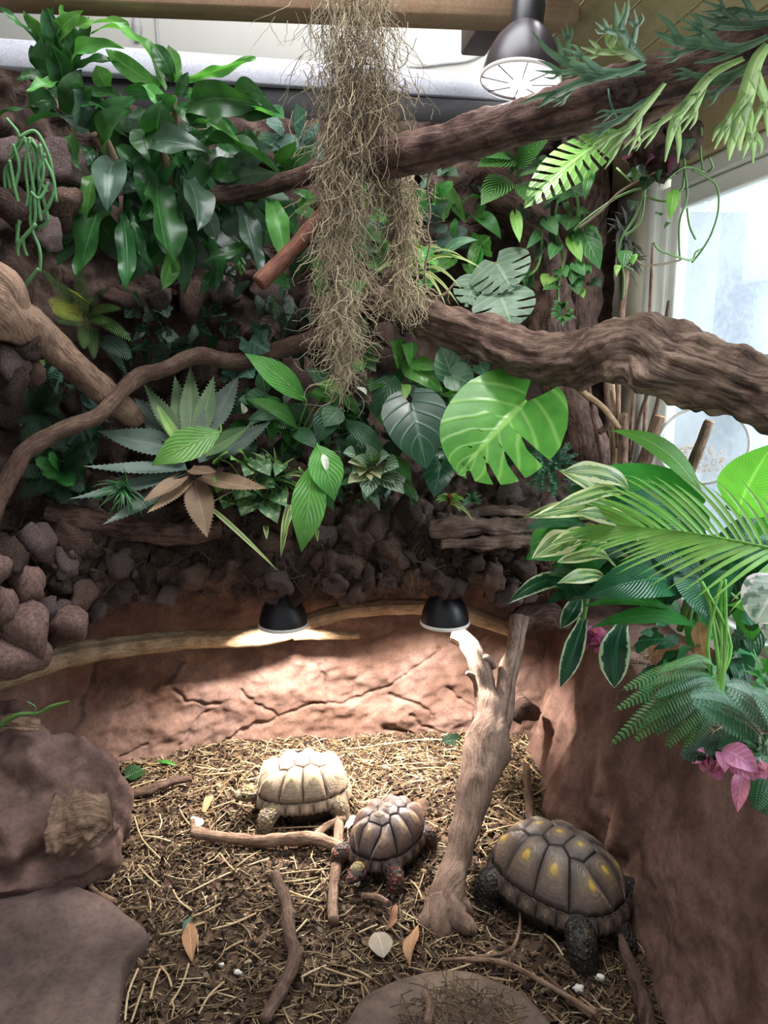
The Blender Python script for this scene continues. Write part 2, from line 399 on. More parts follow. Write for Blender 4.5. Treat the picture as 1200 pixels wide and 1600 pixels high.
ledge = tag(mb.build('wall_ledge', M['rock'], org=(0, 2.5, .7)), 'rough rock ledge jutting out over the alcove', kind='structure')
for i in range(215):
    X = RS.uniform(-1.3, .62); s_ = RS.uniform(.22, .74); p = led(X, s_); s = RS.choice((.022, .03, .03, .04, .052))
    put('stone', STONE[RS.randrange(9)], ledge, p+V((0, .006, .0)), rquat(RS), (s*RS.uniform(1.1, 1.6), s*1.1, s*RS.uniform(.9, 1.3)))
for px, py, Y, s in [(35,925,2.12,.055),(40,965,2.1,.05),(75,955,2.15,.04),(20,1010,2.05,.07),(50,1020,2.1,.05),(95,990,2.18,.05),(110,960,2.2,.05),(8,960,2.05,.05),(130,930,2.24,.05),(20,870,2.1,.06),(60,850,2.18,.06),(150,960,2.3,.04),(100,880,2.25,.06),
                     (262,930,2.36,.045),(300,900,2.36,.05),(190,880,2.3,.05),(430,905,2.36,.04),(445,915,2.36,.03),(560,925,2.38,.04),(690,915,2.36,.045),(715,918,2.37,.04),(740,880,2.36,.04),(775,855,2.38,.03),(800,930,2.4,.05),(770,905,2.37,.05),(820,885,2.39,.05),(640,800,2.42,.05),(670,760,2.5,.04)]:
    put('stone', STONE[RS.randrange(9)], ledge, P(px, py, Y), rquat(RS), (s*1.15, s*.9, s))

b_ = MB(); blob(b_, (0, 0, 0), (1, .9, 1), 3.3, .2, 1.3, 3, facet=.75); LUMP = b_.mesh('stone', M['boulder'])
for px, py, Y, a, b in [(38,915,2.1,.055,.06),(42,985,2.06,.075,.085),(20,1030,2.02,.08,.06),(105,975,2.18,.06,.055),(5,950,2.03,.04,.06),(-10,890,2.05,.06,.05)]:
    put('stone', LUMP, ledge, P(px, py, Y), Quaternion((0, 0, 1), RS.uniform(0, 6.28)), (a*1.25, a*1.1, b*1.2))
# clay bank on the right with a planting bed on top
def bx(Y): return .565 + .10*sm((2.6-Y)/1.2) + .04*sm((1.6-Y)/.6)
def bkz(Y): return .56+.06*sm((2.4-Y)/.9)
def bk(u, v):
    Y = 3.02-2.15*u; t = v*1.28; h = bkz(Y)
    if t < 1: q = V((bx(Y)+.13*t**1.5 + .03*sm(1-t*4)*-1, Y, -.05+(h+.05)*t))
    else: q = V((bx(Y)+.13+(t-1)*1.6, Y, h+.01*math.sin((t-1)*8)))
    k = sm(1.08-t)
    fo = sm((Y-1.5)/.8); fold = .06*noise.noise(V((Y*5.5+.5*t, t*.9, 3.3))) + .045*fo*noise.noise(V((Y*12+t*1.2, t*1.4, 7.1)))+ .02*fo*noise.noise(V((Y*26+t*2, t*2.5, 1.1))) + .02*fbm(q, 5, 4, 3)+.006*fbm(q, 22, 3, 1)
    return q+V((-1, 0, 0))*fold*k + Z*(.02*fbm(q, 9, 3, 2))*(1-k)
mb = MB(); grid(mb, 300, 110, bk)
tag(mb.build('wall_bank', M['bank_clay'], org=(.7, 2, 0)), 'reddish brown clay bank with vertical folds on the right', kind='structure')

# right wall with the window; s runs from the far corner towards the visitor
CO = V((.90, 2.98, 0)); DI = V((.150, -.989, 0)).normalized(); NO = V((-DI.y, DI.x, 0))   # NO points out of the room
RWM = Matrix(((DI.x, NO.x, 0, CO.x), (DI.y, NO.y, 0, CO.y), (0, 0, 1, 0), (0, 0, 0, 1)))
wall_right = structure('wall_right', 'cream painted wall around the bright window')
mb = MB(); box(mb, (-.1, 0, -.05), (2.6, .12, .66), RWM); mb.build('wall_panel', M['cream'], wall_right)
mb = MB(); box(mb, (-.1, 0, .66), (.19, .12, 2.06), RWM); mb.build('wall_panel', M['cream'], wall_right)
mb = MB(); bbox(mb, (-.1, -.03, 2.06), (2.6, .14, 2.24), RWM, .01); mb.build('lintel', M['timber_yellow'], wall_right)
window = structure('window_1', 'large daylight window with pale frame and dusty glass')
for a, b in (((.19, -.025, .66), (.25, .07, 2.06)), ((.25, -.005, .70), (.30, .06, 2.02)), ((.30, .01, .72), (.345, .05, 2.0)), ((.345, .01, 1.94), (2.5, .05, 2.0)), ((.30, -.005, 2.0), (2.5, .06, 2.06)), ((.345, .01, .70), (2.5, .05, .75)), ((.25, -.02, .66), (2.5, .07, .70))):
    mb = MB(); bbox(mb, a, b, RWM, .006); mb.build('window_frame', M['frame'], window)
gm = NT('dusty_glass'); gt = gm.n('TexCoord').outputs['Object']
dust = gm.ramp(gm.math('ADD', gm.math('MULTIPLY', gm.noise(gt, 2.2, 4), .7), gm.math('MULTIPLY', gm.noise(gt, 60, 4), .3)), (.38, g4(.14)), (.68, g4(.42)))
tr = gm.n('BsdfTransparent', inp={0: (.93, .97, 1, 1)}); tl = gm.n('BsdfTranslucent', inp={0: (.62, .70, .78, 1)}); df = gm.n('BsdfDiffuse', inp={0: (.6, .66, .72, 1)})
m1 = gm.n('MixShader', inp={0: .25}); gm.l(tl.outputs[0], m1.inputs[1]); gm.l(df.outputs[0], m1.inputs[2])
m2 = gm.n('MixShader'); gm.l(dust, m2.inputs[0]); gm.l(tr.outputs[0], m2.inputs[1]); gm.l(m1.outputs[0], m2.inputs[2])
gm.l(m2.outputs[0], gm.out.inputs[0]); M['glass'] = gm.m
mb = MB(); box(mb, (.34, .025, .74), (2.5, .033, 1.95), RWM); mb.build('pane', M['glass'], window)
# the yard outside
M['glare_panel'] = plain('glare_panel', '#f4f6f8', .6, 0, .02, 2); M['yard_wall'] = plain('yard_wall', '#8e9cab', .8, 0, .1, 2); M['yard_ground'] = plain('yard_ground', '#8e9684', .9, 0, .2, 3); M['yard_block'] = plain('yard_block', '#9aa39c', .8, 0, .08, 6)
mb = MB(); grid(mb, 4, 4, lambda u, v: V((1.25+5*u, -2+8*v, .1))); tag(mb.build('ground_yard', M['yard_ground'], org=(3, 1, .1)), 'pale ground of the yard outside the window', kind='structure')
shed = thing('garden_shed', 'grey blue shed seen dimly through the window glass', 'shed', (3.0, 3.2, .1))
for a, b, m_ in (((2.7, 3.35, .1), (3.3, 6.5, 3.2), 'yard_wall'), ((2.7, 1.0, .1), (3.2, 3.35, 1.55), 'yard_wall')):
    mb = MB(); bbox(mb, a, b, None, .02); mb.build('shed_wall', M[m_], shed)
mb = MB(); bbox(mb, (2.66, 4.85, 2.02), (2.70, 5.95, 2.72), None, .01); mb.build('glare_panel', M['glare_panel'], shed)  # added white panel, stands in for the blown-out patch of daylight outside
mb = MB(); bbox(mb, (2.6, 3.2, 3.2), (3.5, 6.6, 3.3), None, .02); mb.build('roof', M['yard_ground'], shed)
mb = MB(); bbox(mb, (2.64, 2.85, 1.9), (2.72, 3.4, 1.95), None, .01); bbox(mb, (2.64, 2.85, 1.5), (2.72, 2.9, 2.6), None, .01); mb.build('window_frame', M['yard_wall'], shed)
lw = thing('block_wall', 'low pale block wall in the yard behind the mesh strainer', 'wall', (2.3, 2.3, .1))
for r in range(5):
    for c in range(7):
        mb = MB(); o_ = .15*(r % 2); bbox(mb, (2.2, 1.0+c*.32+o_, .1+r*.2), (2.36, 1.0+c*.32+.31+o_, .1+r*.2+.19), None, .012); mb.build('block', M['yard_block'], lw)

# roof edge over the enclosure
def beam(name, a, b, h, d, mat, lab=None, par=None):
    a = V(a); b = V(b); x = (b-a).normalized(); y = V((-x.y, x.x, 0)).normalized(); z = x.cross(y)
    Mx = Matrix(((x.x, y.x, z.x, a.x), (x.y, y.y, z.y, a.y), (x.z, y.z, z.z, a.z), (0, 0, 0, 1)))
    mb = MB(); bbox(mb, (0, 0, 0), ((b-a).length, d, h), Mx, .006); mb.uv = [((Mx.inverted() @ V(v)).x, (Mx.inverted() @ V(v)).z+(Mx.inverted() @ V(v)).y) for v in mb.v]
    return mb.build(name, mat, par, org=None if par else a)
def Pz(x, y, z):
    d = ray(x, y); return CAM+d*((z-CAMH)/d.z)
A = P(-60, -6, 2.30); B_ = Pz(905, 32, A.z)
ceil = structure('ceiling', 'wooden roof beams and boards above the enclosure')
beam('beam', A+(A-B_)*.4, B_, .15, .10, M['timber'], par=ceil)
A = P(-120, 96, 2.78); B_ = Pz(800, 158, A.z)
beam('beam', A+(A-B_)*.3, B_+(B_-A)*.15, .09, .09, M['timber_pale'], par=ceil)
A2 = A+(A-B_)*.3+V((-.2, .03, -.115)); B2 = B_+V((.7, .12, -.115)); beam('black_board', A2, B2, .115, .06, M['black_board'], par=ceil)
A3 = A+V((-.2, .05, -.2)); B3 = B_+V((.9, .12, -.2)); beam('beam', A3, B3, .09, .1, M['timber_dark'], par=ceil)
mb = MB(); box(mb, (-2.6, 3.55, 2.1), (1.6, 3.6, 3.6)); tag(mb.build('wall_beyond', M['pale_wall'], org=(0, 3.6, 2.1)), 'pale wall seen beyond the roof beams', kind='structure')
# roof boards along the window wall
for i in range(5):
    y0 = -.02-.098*i; z0 = 2.24+.055*i
    iv = RWM.inverted(); MT = RWM @ Matrix.Translation((0, y0, z0)) @ Matrix.Rotation(-math.atan2(.055, .098), 4, 'X')
    mb = MB(); bbox(mb, (-.1, -.110, 0), (2.7, 0, .02), MT, .004); mb.uv = [((iv @ V(v)).x, (iv @ V(v)).y) for v in mb.v]
    mb.build('board', M['timber_yellow'], ceil)
mb = MB(); bbox(mb, (-.1, -.62, 2.52), (2.7, -.53, 2.66), RWM, .006); mb.uv = [((iv @ V(v)).x, (iv @ V(v)).y+(iv @ V(v)).z) for v in mb.v]; mb.build('beam', M['timber_dark'], ceil)
mb = MB(); tube(mb, [P(211, 20, 3.535), P(213, 40, 3.535), P(214, 62, 3.535)], [.006, .02, .014], 8, 4); tube(mb, [P(214, 30, 3.545), P(214, -60, 3.545)], .007, 6, 4)
tag(mb.build('cable_plug', M['cable']), 'grey cable with plug hanging on the pale wall', 'cable')
mb = MB(); tube(mb, [P(242, -40, 3.545), P(244, 30, 3.545), P(247, 72, 3.545)], .007, 6, 5)
tag(mb.build('power_cable', M['cable']), 'thin grey cable hanging straight beside the plug', 'cable')
mb = MB(); tube(mb, [P(640, 106, 3.545), P(690, 100, 3.545), P(740, 92, 3.545), P(790, 60, 3.545)], .007, 6, 5)
tag(mb.build('power_cable', M['cable']), 'pale cable running to the upper lamp above the beam', 'cable')

# ------------------------------------------------------------------ lamps
def lamp(label, c, dia, tilt, mat, hot, energy, color, cordto, deep=.14):
    R = dia/2; root = thing('heat_lamp', label, 'lamp', c)
    Mx = Matrix.Translation(c) @ tilt.to_matrix().to_4x4()
    mb = MB(); lathe(mb, [(R, 0), (R*1.0, R*.12), (R*.97, R*.35), (R*.88, R*.7), (R*.72, R*1.02), (R*.52, R*1.25), (R*.42, R*1.35)], Mx, 40)
    lathe(mb, [(R*.40, R*1.33), (R*.5, R*1.22), (R*.69, R*1.0), (R*.85, R*.68), (R*.94, R*.34), (R*.97, R*.05), (R, 0)], Mx, 40)
    dome = mb.build('shade', mat, root)
    mb = MB(); lathe(mb, [(R*1.0, -.002), (R*1.035, .002), (R*1.035, .009), (R*.99, .011)], Mx, 40); mb.build('rim', M['white_enamel'], dome)
    mb = MB(); lathe(mb, [(R*.42, R*1.33), (R*.43, R*1.9), (R*.40, R*2.0), (R*.2, R*2.04), (.001, R*2.04)], Mx, 24); sk = mb.build('socket', M['black_metal'], root)
    mb = MB(); lathe(mb, [(.001, R*.18), (R*.3, R*.2), (R*.55, R*.3), (R*.62, R*.45), (R*.5, R*.8), (R*.3, R*1.1), (R*.28, R*1.3)] if deep < .5 else [(.001, R*1.0), (R*.25, R*1.02), (R*.38, R*1.1), (R*.36, R*1.2), (R*.28, R*1.3)], Mx, 28); mb.build('bulb', hot, root)
    mb = MB(); tube(mb, [Mx @ V((0, 0, R*2.0)), Mx @ V((0, 0, R*2.6)), cordto], .005, 6, 6); mb.build('cord', M['black_metal'], root)
    l = bpy.data.lights.new('lamp_light', 'SPOT'); l.energy = energy; l.color = color; l.spot_size = math.radians(150); l.spot_blend = .35; l.shadow_soft_size = R*.35
    o = bpy.data.objects.new('lamp_light', l); COL.objects.link(o); o.parent = root; o.location = tilt @ V((0, 0, R*deep)); o.rotation_mode = 'QUATERNION'; o.rotation_quaternion = tilt
    return root, Mx, R
M['hot_white'] = emit('hot_white', (1., .96, 1.), 9); M['hot_warm'] = emit('hot_warm', (1., .86, .68), 25)
c = P(813, 128, 2.14); tl = Quaternion((0, 1, 0), .1) @ Quaternion((1, 0, 0), -.12)
r_, Mx, R = lamp('dark plum dome lamp glowing white above the upper branch', c, .200, tl, M['plum_metal'], M['hot_white'], 13, (1., .97, .96), c+V((0, .02, .6)), -.1)
mb = MB(); lathe(mb, [(.001, R*.04), (R*.9, R*.03), (R*.955, R*.06)], Mx, 32); mb.build('diffuser', M['hot_white'], r_)
mb = MB()
for k in range(8):
    a = k*math.pi/4; tube(mb, [Mx @ V((R*math.cos(a), R*math.sin(a), R*.02)), Mx @ V((R*.3*math.cos(a), R*.3*math.sin(a), -R*.06))], .0022, 4, 2)
mb.build('guard', M['black_metal'], r_)
for lab, px, py in (('black dome lamp hanging in the alcove above the pale tortoise', 443, 977), ('black dome lamp hanging in the alcove beside the forked trunk', 695, 974)):
    c = P(px, py, 2.47)
    lamp(lab, c, .163, Quaternion((1, 0, 0), .0), M['black_metal'], M['hot_warm'], 82, (1., .93, .85), c+V((0, .02, .28)), .9)

# ------------------------------------------------------------------ branches and logs
def branch(name, label, cat, pts, mat, n=16, sub=9, rough=.18, rs=12., ridge=.12, seed=0., extra=(), flat=1., group=None, end=None):
    """pts: (px, py, Y, half width in px)"""
    q = [P(x, y, Y) for x, y, Y, h in pts]; r = [h*ppm(p) for p, (x, y, Y, h) in zip(q, pts)]
    mb = MB(); tube(mb, q, r, n, sub, rough, rs, ridge, seed, True, end, flat)
    o = tag(mb.build(name, M[mat]), label, cat, group)
    for nm, ex, sd in extra:
        q = [P(x, y, Y) for x, y, Y, h in ex]; r = [h*ppm(p) for p, (x, y, Y, h) in zip(q, ex)]
        m2 = MB(); tube(m2, q, r, max(8, n-6), sub, rough, rs, ridge, sd, True, end); m2.build(nm, M[mat], o)
    return o
branch('branch', 'thick dark bark branch crossing below the upper lamp', 'branch', [(1260,45,1.66,44),(1130,95,1.72,44),(1000,135,1.82,40),(900,165,1.93,38),(820,190,2.03,34),(740,215,2.13,33),(660,235,2.22,31),(578,252,2.32,29)], 'bark_dark', 30, 16, .12, 22, .16, 1., end=.05)
branch('branch', 'thin brown branch running left behind the hanging moss', 'branch', [(560,250,2.44,16),(500,268,2.44,15),(440,285,2.45,13),(380,300,2.46,14),(312,309,2.48,14)], 'bark_dark', 16, 10, .12, 25, .1, 2., end=.05)
branch('stick', 'short broken reddish stick slanting left of the moss', 'stick', [(540,300,2.44,10),(495,345,2.40,12),(450,398,2.36,13),(404,443,2.32,13)], 'bark_rust', 14, 8, .1, 25, .1, 3., end=.05)
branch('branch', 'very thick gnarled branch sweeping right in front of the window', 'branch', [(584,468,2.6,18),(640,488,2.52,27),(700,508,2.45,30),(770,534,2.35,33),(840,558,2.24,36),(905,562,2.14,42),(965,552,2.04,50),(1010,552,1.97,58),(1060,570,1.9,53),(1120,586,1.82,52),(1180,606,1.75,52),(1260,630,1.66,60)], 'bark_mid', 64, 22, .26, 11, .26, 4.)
branch('branch', 'pale weathered branch slanting down from the left edge', 'branch', [(-215,395,1.93,40),(-130,415,1.96,42),(-60,440,2.0,42),(-10,480,2.05,46),(40,510,2.12,34),(90,548,2.2,24),(140,592,2.28,22),(185,632,2.36,21),(212,658,2.42,17)], 'bark_tan', 22, 10, .12, 16, .12, 5., extra=[('twig', [(60,505,2.14,10),(40,478,2.12,7),(14,462,2.1,8)], 1.), ('stub', [(20,490,2.08,26),(14,450,2.05,26),(-40,415,2.03,26),(-110,390,2.0,24),(-200,370,1.96,24)], 2.)])
branch('branch', 'long curving vine branch rising from the left edge', 'branch', [(-190,930,1.93,15),(-100,890,1.98,15),(-30,830,2.05,15),(0,775,2.1,15),(35,712,2.14,14),(95,672,2.2,13),(150,652,2.26,12),(190,612,2.32,12),(215,590,2.36,14),(260,576,2.4,12),(310,556,2.45,14),(370,566,2.52,13),(430,548,2.58,14),(490,528,2.62,15),(560,492,2.68,14)], 'bark_red', 16, 9, .15, 22, .1, 6.)
branch('log', 'dark brown log lying on the left end of the ledge', 'log', [(72,803,2.3,16),(140,815,2.32,17),(210,826,2.33,17),(280,832,2.34,18),(345,826,2.36,14)], 'bark_dark', 24, 12, .35, 14, .3, 7.)
branch('log', 'shorter log lying behind the brown agave leaves', 'log', [(235,812,2.44,14),(290,800,2.46,16),(350,806,2.48,12)], 'bark_dark', 20, 12, .4, 14, .3, 8.)
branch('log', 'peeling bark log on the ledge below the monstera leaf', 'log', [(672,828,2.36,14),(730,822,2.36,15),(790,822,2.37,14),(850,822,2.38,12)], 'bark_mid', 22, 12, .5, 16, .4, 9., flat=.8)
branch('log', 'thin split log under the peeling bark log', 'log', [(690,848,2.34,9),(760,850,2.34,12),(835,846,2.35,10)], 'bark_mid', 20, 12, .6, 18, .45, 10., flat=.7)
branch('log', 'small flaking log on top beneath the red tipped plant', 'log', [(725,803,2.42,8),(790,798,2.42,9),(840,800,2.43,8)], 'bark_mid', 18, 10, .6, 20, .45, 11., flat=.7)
branch('branch', 'long pale branch spanning the alcove behind the lamps', 'branch', [(-160,1110,2.08,18),(-60,1085,2.2,18),(20,1052,2.26,20),(100,1026,2.34,19),(190,1010,2.42,17),(290,1000,2.5,15),(390,996,2.62,15),(450,985,2.68,16),(500,965,2.70,13),(560,952,2.70,12),(630,948,2.69,12),(690,950,2.69,13),(750,966,2.67,13),(815,990,2.62,12)], 'bark_pale', 16, 8, .1, 22, .1, 12., extra=[('stub', [(460,990,2.67,10),(500,992,2.67,8),(562,992,2.68,6)], 3.)])
trunk = branch('forked_trunk', 'pale forked tree trunk leaning from the straw into the alcove', 'trunk', [(686,1445,1.785,34),(696,1405,1.82,28),(712,1350,1.90,23),(728,1290,1.98,24),(745,1225,2.07,29),(762,1165,2.17,34),(765,1115,2.25,24),(757,1080,2.31,18),(752,1050,2.35,17),(740,1020,2.4,15),(728,1002,2.44,13),(712,992,2.47,14)], 'bark_trunk', 30, 8, .16, 12, .16, 13.,
  extra=[('limb', [(762,1175,2.16,20),(778,1130,2.24,20),(788,1090,2.29,16),(795,1050,2.35,15),(805,1010,2.43,13),(811,965,2.5,15)], 5.),
         ('root', [(700,1395,1.82,18),(712,1430,1.765,17),(728,1445,1.745,14),(742,1455,1.74,9)], 6.), ('root', [(690,1400,1.81,18),(690,1445,1.75,17),(692,1465,1.735,14),(694,1480,1.725,8)], 7.), ('root', [(684,1405,1.82,16),(670,1438,1.77,14),(662,1456,1.755,8)], 8.), ('root', [(705,1390,1.83,16),(726,1415,1.8,12),(736,1428,1.79,7)], 8.3), ('knot', [(700,1418,1.77,10),(703,1424,1.76,8)], 8.6), ('stub', [(745,1040,2.37,9),(762,1030,2.36,8),(772,1044,2.36,5)], 9.), ('stub', [(750,1070,2.33,9),(738,1056,2.33,6),(730,1052,2.32,4)], 9.5)])
branch('trunk', 'gnarled dark trunk climbing the corner beside the window', 'trunk', [(935,735,2.62,40),(915,690,2.66,34),(895,640,2.7,34),(878,580,2.74,34),(862,520,2.76,38),(850,450,2.78,34),(840,390,2.8,34),(818,330,2.82,40),(760,270,2.84,44)], 'bark_dark', 26, 10, .3, 9, .2, 14.)
branch('trunk', 'dark upright post of bark behind the pothos vines', 'trunk', [(905,560,2.84,32),(900,480,2.86,34),(905,400,2.88,34),(915,320,2.9,32),(925,230,2.9,34)], 'bark_dark', 20, 8, .25, 12, .2, 15.)
branch('root', 'knotted dark root stub at the foot of the bank', 'root', [(800,1120,2.5,16),(815,1105,2.52,18),(835,1118,2.56,12)], 'bark_dark', 12, 6, .4, 20, .2, 16.)
branch('root_knot', 'dark knot of wood where the fork meets the bank', 'root', [(800,985,2.53,14),(820,968,2.55,22),(850,962,2.58,24),(885,975,2.6,16)], 'bark_dark', 14, 6, .4, 16, .2, 17.)
# sticks on the ground
def gstick(label, pts, mat, seed, extra=(), name='stick', rough=.12):
    def w_(l): return [G(x, y, .012)+Z*(h*.0016+dz) for x, y, h, dz in l], [h*ppm(G(x, y)) for x, y, h, dz in l]
    q, r = w_(pts); mb = MB(); tube(mb, q, r, 14, 10, rough+.12, 28, .2, seed); o = tag(mb.build(name, M[mat]), label, 'stick')
    for e in extra:
        q, r = w_(e); m2 = MB(); tube(m2, q, r, 10, 6, rough, 25, .1, seed+1); m2.build('side_twig', M[mat], o)
gstick('brown stick lying between the two left tortoises', [(300,1316,9,.02),(340,1318,8,.01),(400,1325,9,.01),(470,1322,10,.01),(510,1326,9,.01),(545,1338,8,0)], 'bark_tan', 1., [[(490,1320,7,.01),(510,1300,6,.01),(540,1290,4,.02)], [(304,1318,6,.02),(302,1306,4,.05)]])
gstick('short dark stick beside the left boulder', [(190,1250,6,0),(230,1244,7,.01),(270,1234,6,.02),(300,1228,5,.02)], 'bark_red', 2.)
gstick('straight pale stick standing lengthwise below the middle tortoise', [(533,1268,7,.01),(527,1320,8,.0),(524,1370,8,.0),(520,1410,8,0),(521,1446,9,0)], 'bark_tan', 3.)
gstick('bent dark stick running to the bottom of the picture', [(430,1388,8,.03),(447,1425,9,.02),(452,1470,10,.01),(460,1510,11,.01),(445,1550,10,.01),(412,1605,9,.0)], 'bark_red', 4.)
gstick('thin brown twig slanting below the right tortoise', [(690,1502,3,0),(780,1512,4,.01),(850,1545,4,.01),(930,1600,4,.02)], 'bark_tan', 5.)
gstick('second thin twig crossing the soil near the dish', [(845,1525,3,.01),(880,1560,4,.01),(925,1600,4,.01)], 'bark_red', 6.)
gstick('small twig under the head of the middle tortoise', [(566,1404,5,0),(590,1412,5,.01),(606,1418,4,.01)], 'bark_tan', 7.)
gstick('dark twig lying at the foot of the bank', [(822,1210,6,.02),(826,1250,7,.01),(828,1290,6,0)], 'bark_red', 8.)
gstick('thin bent twig beside the trunk foot', [(742,1500,4,0),(800,1490,3,.01),(812,1440,2,.03),(800,1400,2,.06)], 'bark_tan', 9.)
gstick('forked piece of bark beside the slab', [(140,1385,4,0),(150,1405,6,.01),(178,1418,5,.01)], 'bark_tan', 10.)
gstick('dark root end at the bottom right of the soil', [(968,1488,5,.04),(984,1530,10,.02),(1000,1575,13,.01),(1012,1620,10,.0)], 'bark_dark', 11., name='root')

# ------------------------------------------------------------------ boulder, slab, dish
def remesh(o, vox, it=6):
    m = o.modifiers.new('remesh', 'REMESH'); m.mode = 'VOXEL'; m.voxel_size = vox; m.use_smooth_shade = True
    if it: s = o.modifiers.new('smooth', 'SMOOTH'); s.iterations = it; s.factor = .5
mb = MB()
for px, py, Y, sx, sz, sd in [(20,1290,2.02,.22,.20,1),(66,1240,2.06,.14,.19,2),(15,1200,2.1,.17,.2,3),(128,1235,2.08,.11,.15,4),(176,1262,2.08,.062,.12,5),(125,1330,1.97,.13,.10,6),(160,1345,1.98,.06,.07,7),(-60,1330,1.95,.22,.2,8),(60,1350,1.93,.17,.06,9),(100,1195,2.12,.08,.1,10)]:
    c = P(px, py, Y); blob(mb, c, (sx, sx*.8, sz), sd*1.3, .3, 2.0, 4, facet=.5)
bo = tag(mb.build('boulder', M['boulder']), 'lumpy purple brown boulder at the left edge', 'boulder'); remesh(bo, .011, 1)
bmb = MB()
def barkchunk(name, label, pts, mat, flat, seed):
    q = [P(x, y, Y) for x, y, Y, h in pts]; r = [h*ppm(p) for p, (x, y, Y, h) in zip(q, pts)]
    mb = MB(); tube(mb, q, r, 44, 14, .35, 24, .4, seed, True, .05, flat); return tag(mb.build(name, M[mat]), label, 'bark')
barkchunk('bark_piece', 'ridged piece of bark stuck on the left boulder', [(82,1292,1.88,33),(112,1286,1.88,36),(145,1276,1.88,35),(172,1268,1.89,28)], 'bark_tan', .6, 2.)
barkchunk('bark_piece', 'flat bark flake on top of the left boulder', [(-20,1128,2.0,12),(20,1130,2.0,12),(62,1132,2.02,8)], 'bark_tan', .6, 3.)
def slabmesh(poly, zt, th, seed, amp=.012, cen=None):
    """flat stone: closed outline extruded with a rounded shoulder"""
    pts, _ = spline([V((p.x, p.y, 0)) for p in poly+[poly[0]]], [0]*(len(poly)+1), 5); pts = pts[:-1]; n = len(pts)
    c = sum(pts, V((0, 0, 0)))/n if cen is None else V((cen.x, cen.y, 0)); mb = MB(); vs = []; uv = []
    rings = [(1.0, -th), (1.0, -.02), (.985, -.006), (.96, 0)]+[(k, 0) for k in (.88, .76, .64, .5, .36, .2, .08)]
    for k, dz in rings:
        for p in pts:
            q = c.lerp(p, k); q.z = zt+dz+(amp*fbm(q, 5, 4, seed) if dz > -.03 else 0); vs.append(q); uv.append((k, 0))
    fs = [(i*n+j, i*n+(j+1) % n, (i+1)*n+(j+1) % n, (i+1)*n+j) for i in range(len(rings)-1) for j in range(n)]
    fs.append(tuple((len(rings)-1)*n+j for j in range(n))); mb.add(vs, fs, uv); return mb
sl = slabmesh([G(x, y, .05) for x, y in [(-120,1372),(60,1378),(150,1392),(205,1425),(232,1452),(214,1480),(196,1500),(190,1540),(182,1600),(176,1680),(60,1710),(-160,1720)]], .05, .09, 3., cen=G(60, 1500, .05))
tag(sl.build('stone_slab', M['slab']), 'smooth flat grey brown slab in the bottom left corner', 'slab')
dc = G(703, 1655, .0); Mx = Matrix.Translation((dc.x, dc.y, 0)); mb = MB(); vs = []; n = 64; prof = [(.262, -.03), (.258, .02), (.245, .05), (.22, .072), (.19, .083), (.15, .080), (.11, .068), (.05, .06), (.002, .058)]
for r, z in prof:
    for k in range(n):
        a = 2*math.pi*k/n; q = V((r*math.cos(a)*.93, r*math.sin(a)*.80, z*.8)); k_ = 1+.05*noise.noise(V((math.cos(a)*1.5, math.sin(a)*1.5, 3))); q.x *= k_; q.y *= k_; q.z += .008*fbm(q, 9, 3, 2); vs.append(Mx @ q)
mb.add(vs, [(i*n+k, i*n+(k+1) % n, (i+1)*n+(k+1) % n, (i+1)*n+k) for i in range(len(prof)-1) for k in range(n)])
tag(mb.build('stone_dish', M['dish']), 'low round stone feeding dish at the bottom centre', 'dish')
DISH = dc
# ------------------------------------------------------------------ tortoises
def skin(name, base, spot, amount):
    m = NT(name); ob = m.n('TexCoord').outputs['Object']
    vo = m.n('TexVoronoi', inp={'Scale': 85.}); m.l(ob, vo.inputs['Vector']); n = m.noise(ob, 45, 3)
    sc = m.ramp(vo.outputs['Distance'], (.0, g4(1)), (.55, g4(0)))
    b = m.mix(m.ramp(n, (.35, g4(0)), (.65, g4(1))), srgb(base[0]), srgb(base[1]))
    b = m.mix(m.math('MULTIPLY', m.ramp(n, (.5-amount, g4(0)), (.56-amount, g4(1))), m.ramp(vo.outputs['Distance'], (.25, g4(1)), (.5, g4(0)))), b, srgb(spot))
    m.set(Base_Color=b, Roughness=.6); m.bump(sc, .9, .006); return m.m
M['skin_grey'] = skin('skin_grey', ('#5a4e40', '#7d6f58'), '#a88550', .0)
M['skin_red'] = skin('skin_red', ('#2a211d', '#4a372f'), '#8e3f2c', .03)
M['skin_dark'] = skin('skin_dark', ('#1d1a17', '#302a25'), '#5b4a35', -.03)
M['head_yellow'] = skin('head_yellow', ('#4d4433', '#7d6d49'), '#b59a55', .06)
M['eye'] = plain('eye', '#050505', .1)
M['shell_pale'] = uramp('shell_pale', [(0, '#6f5f50'), (.25, '#9c8873'), (.6, '#b7a389'), (.8, '#c9b48d'), (1, '#d9c37f')], .6, .3, rings=9)
M['shell_brown'] = uramp('shell_brown', [(0, '#2e231f'), (.3, '#5a463e'), (.65, '#7a6254'), (.85, '#977d63'), (1, '#a08660')], .5, .3, rings=9)
M['shell_dark'] = uramp('shell_dark', [(0, '#3d322c'), (.3, '#6b5a50'), (.66, '#85725f'), (.78, '#8a7454'), (.86, '#c4a04e'), (1, '#d2b058')], .45, .3, rings=10)
M['shell_base'] = plain('shell_base', '#241c18', .7)
def sr(p, q): return (abs(p)**2.4+abs(q)**2.4)**(1/2.4)
def ringpt(th, R):
    c, s = math.cos(th), math.sin(th); k = R/sr(c, s); return (c*k, s*k)
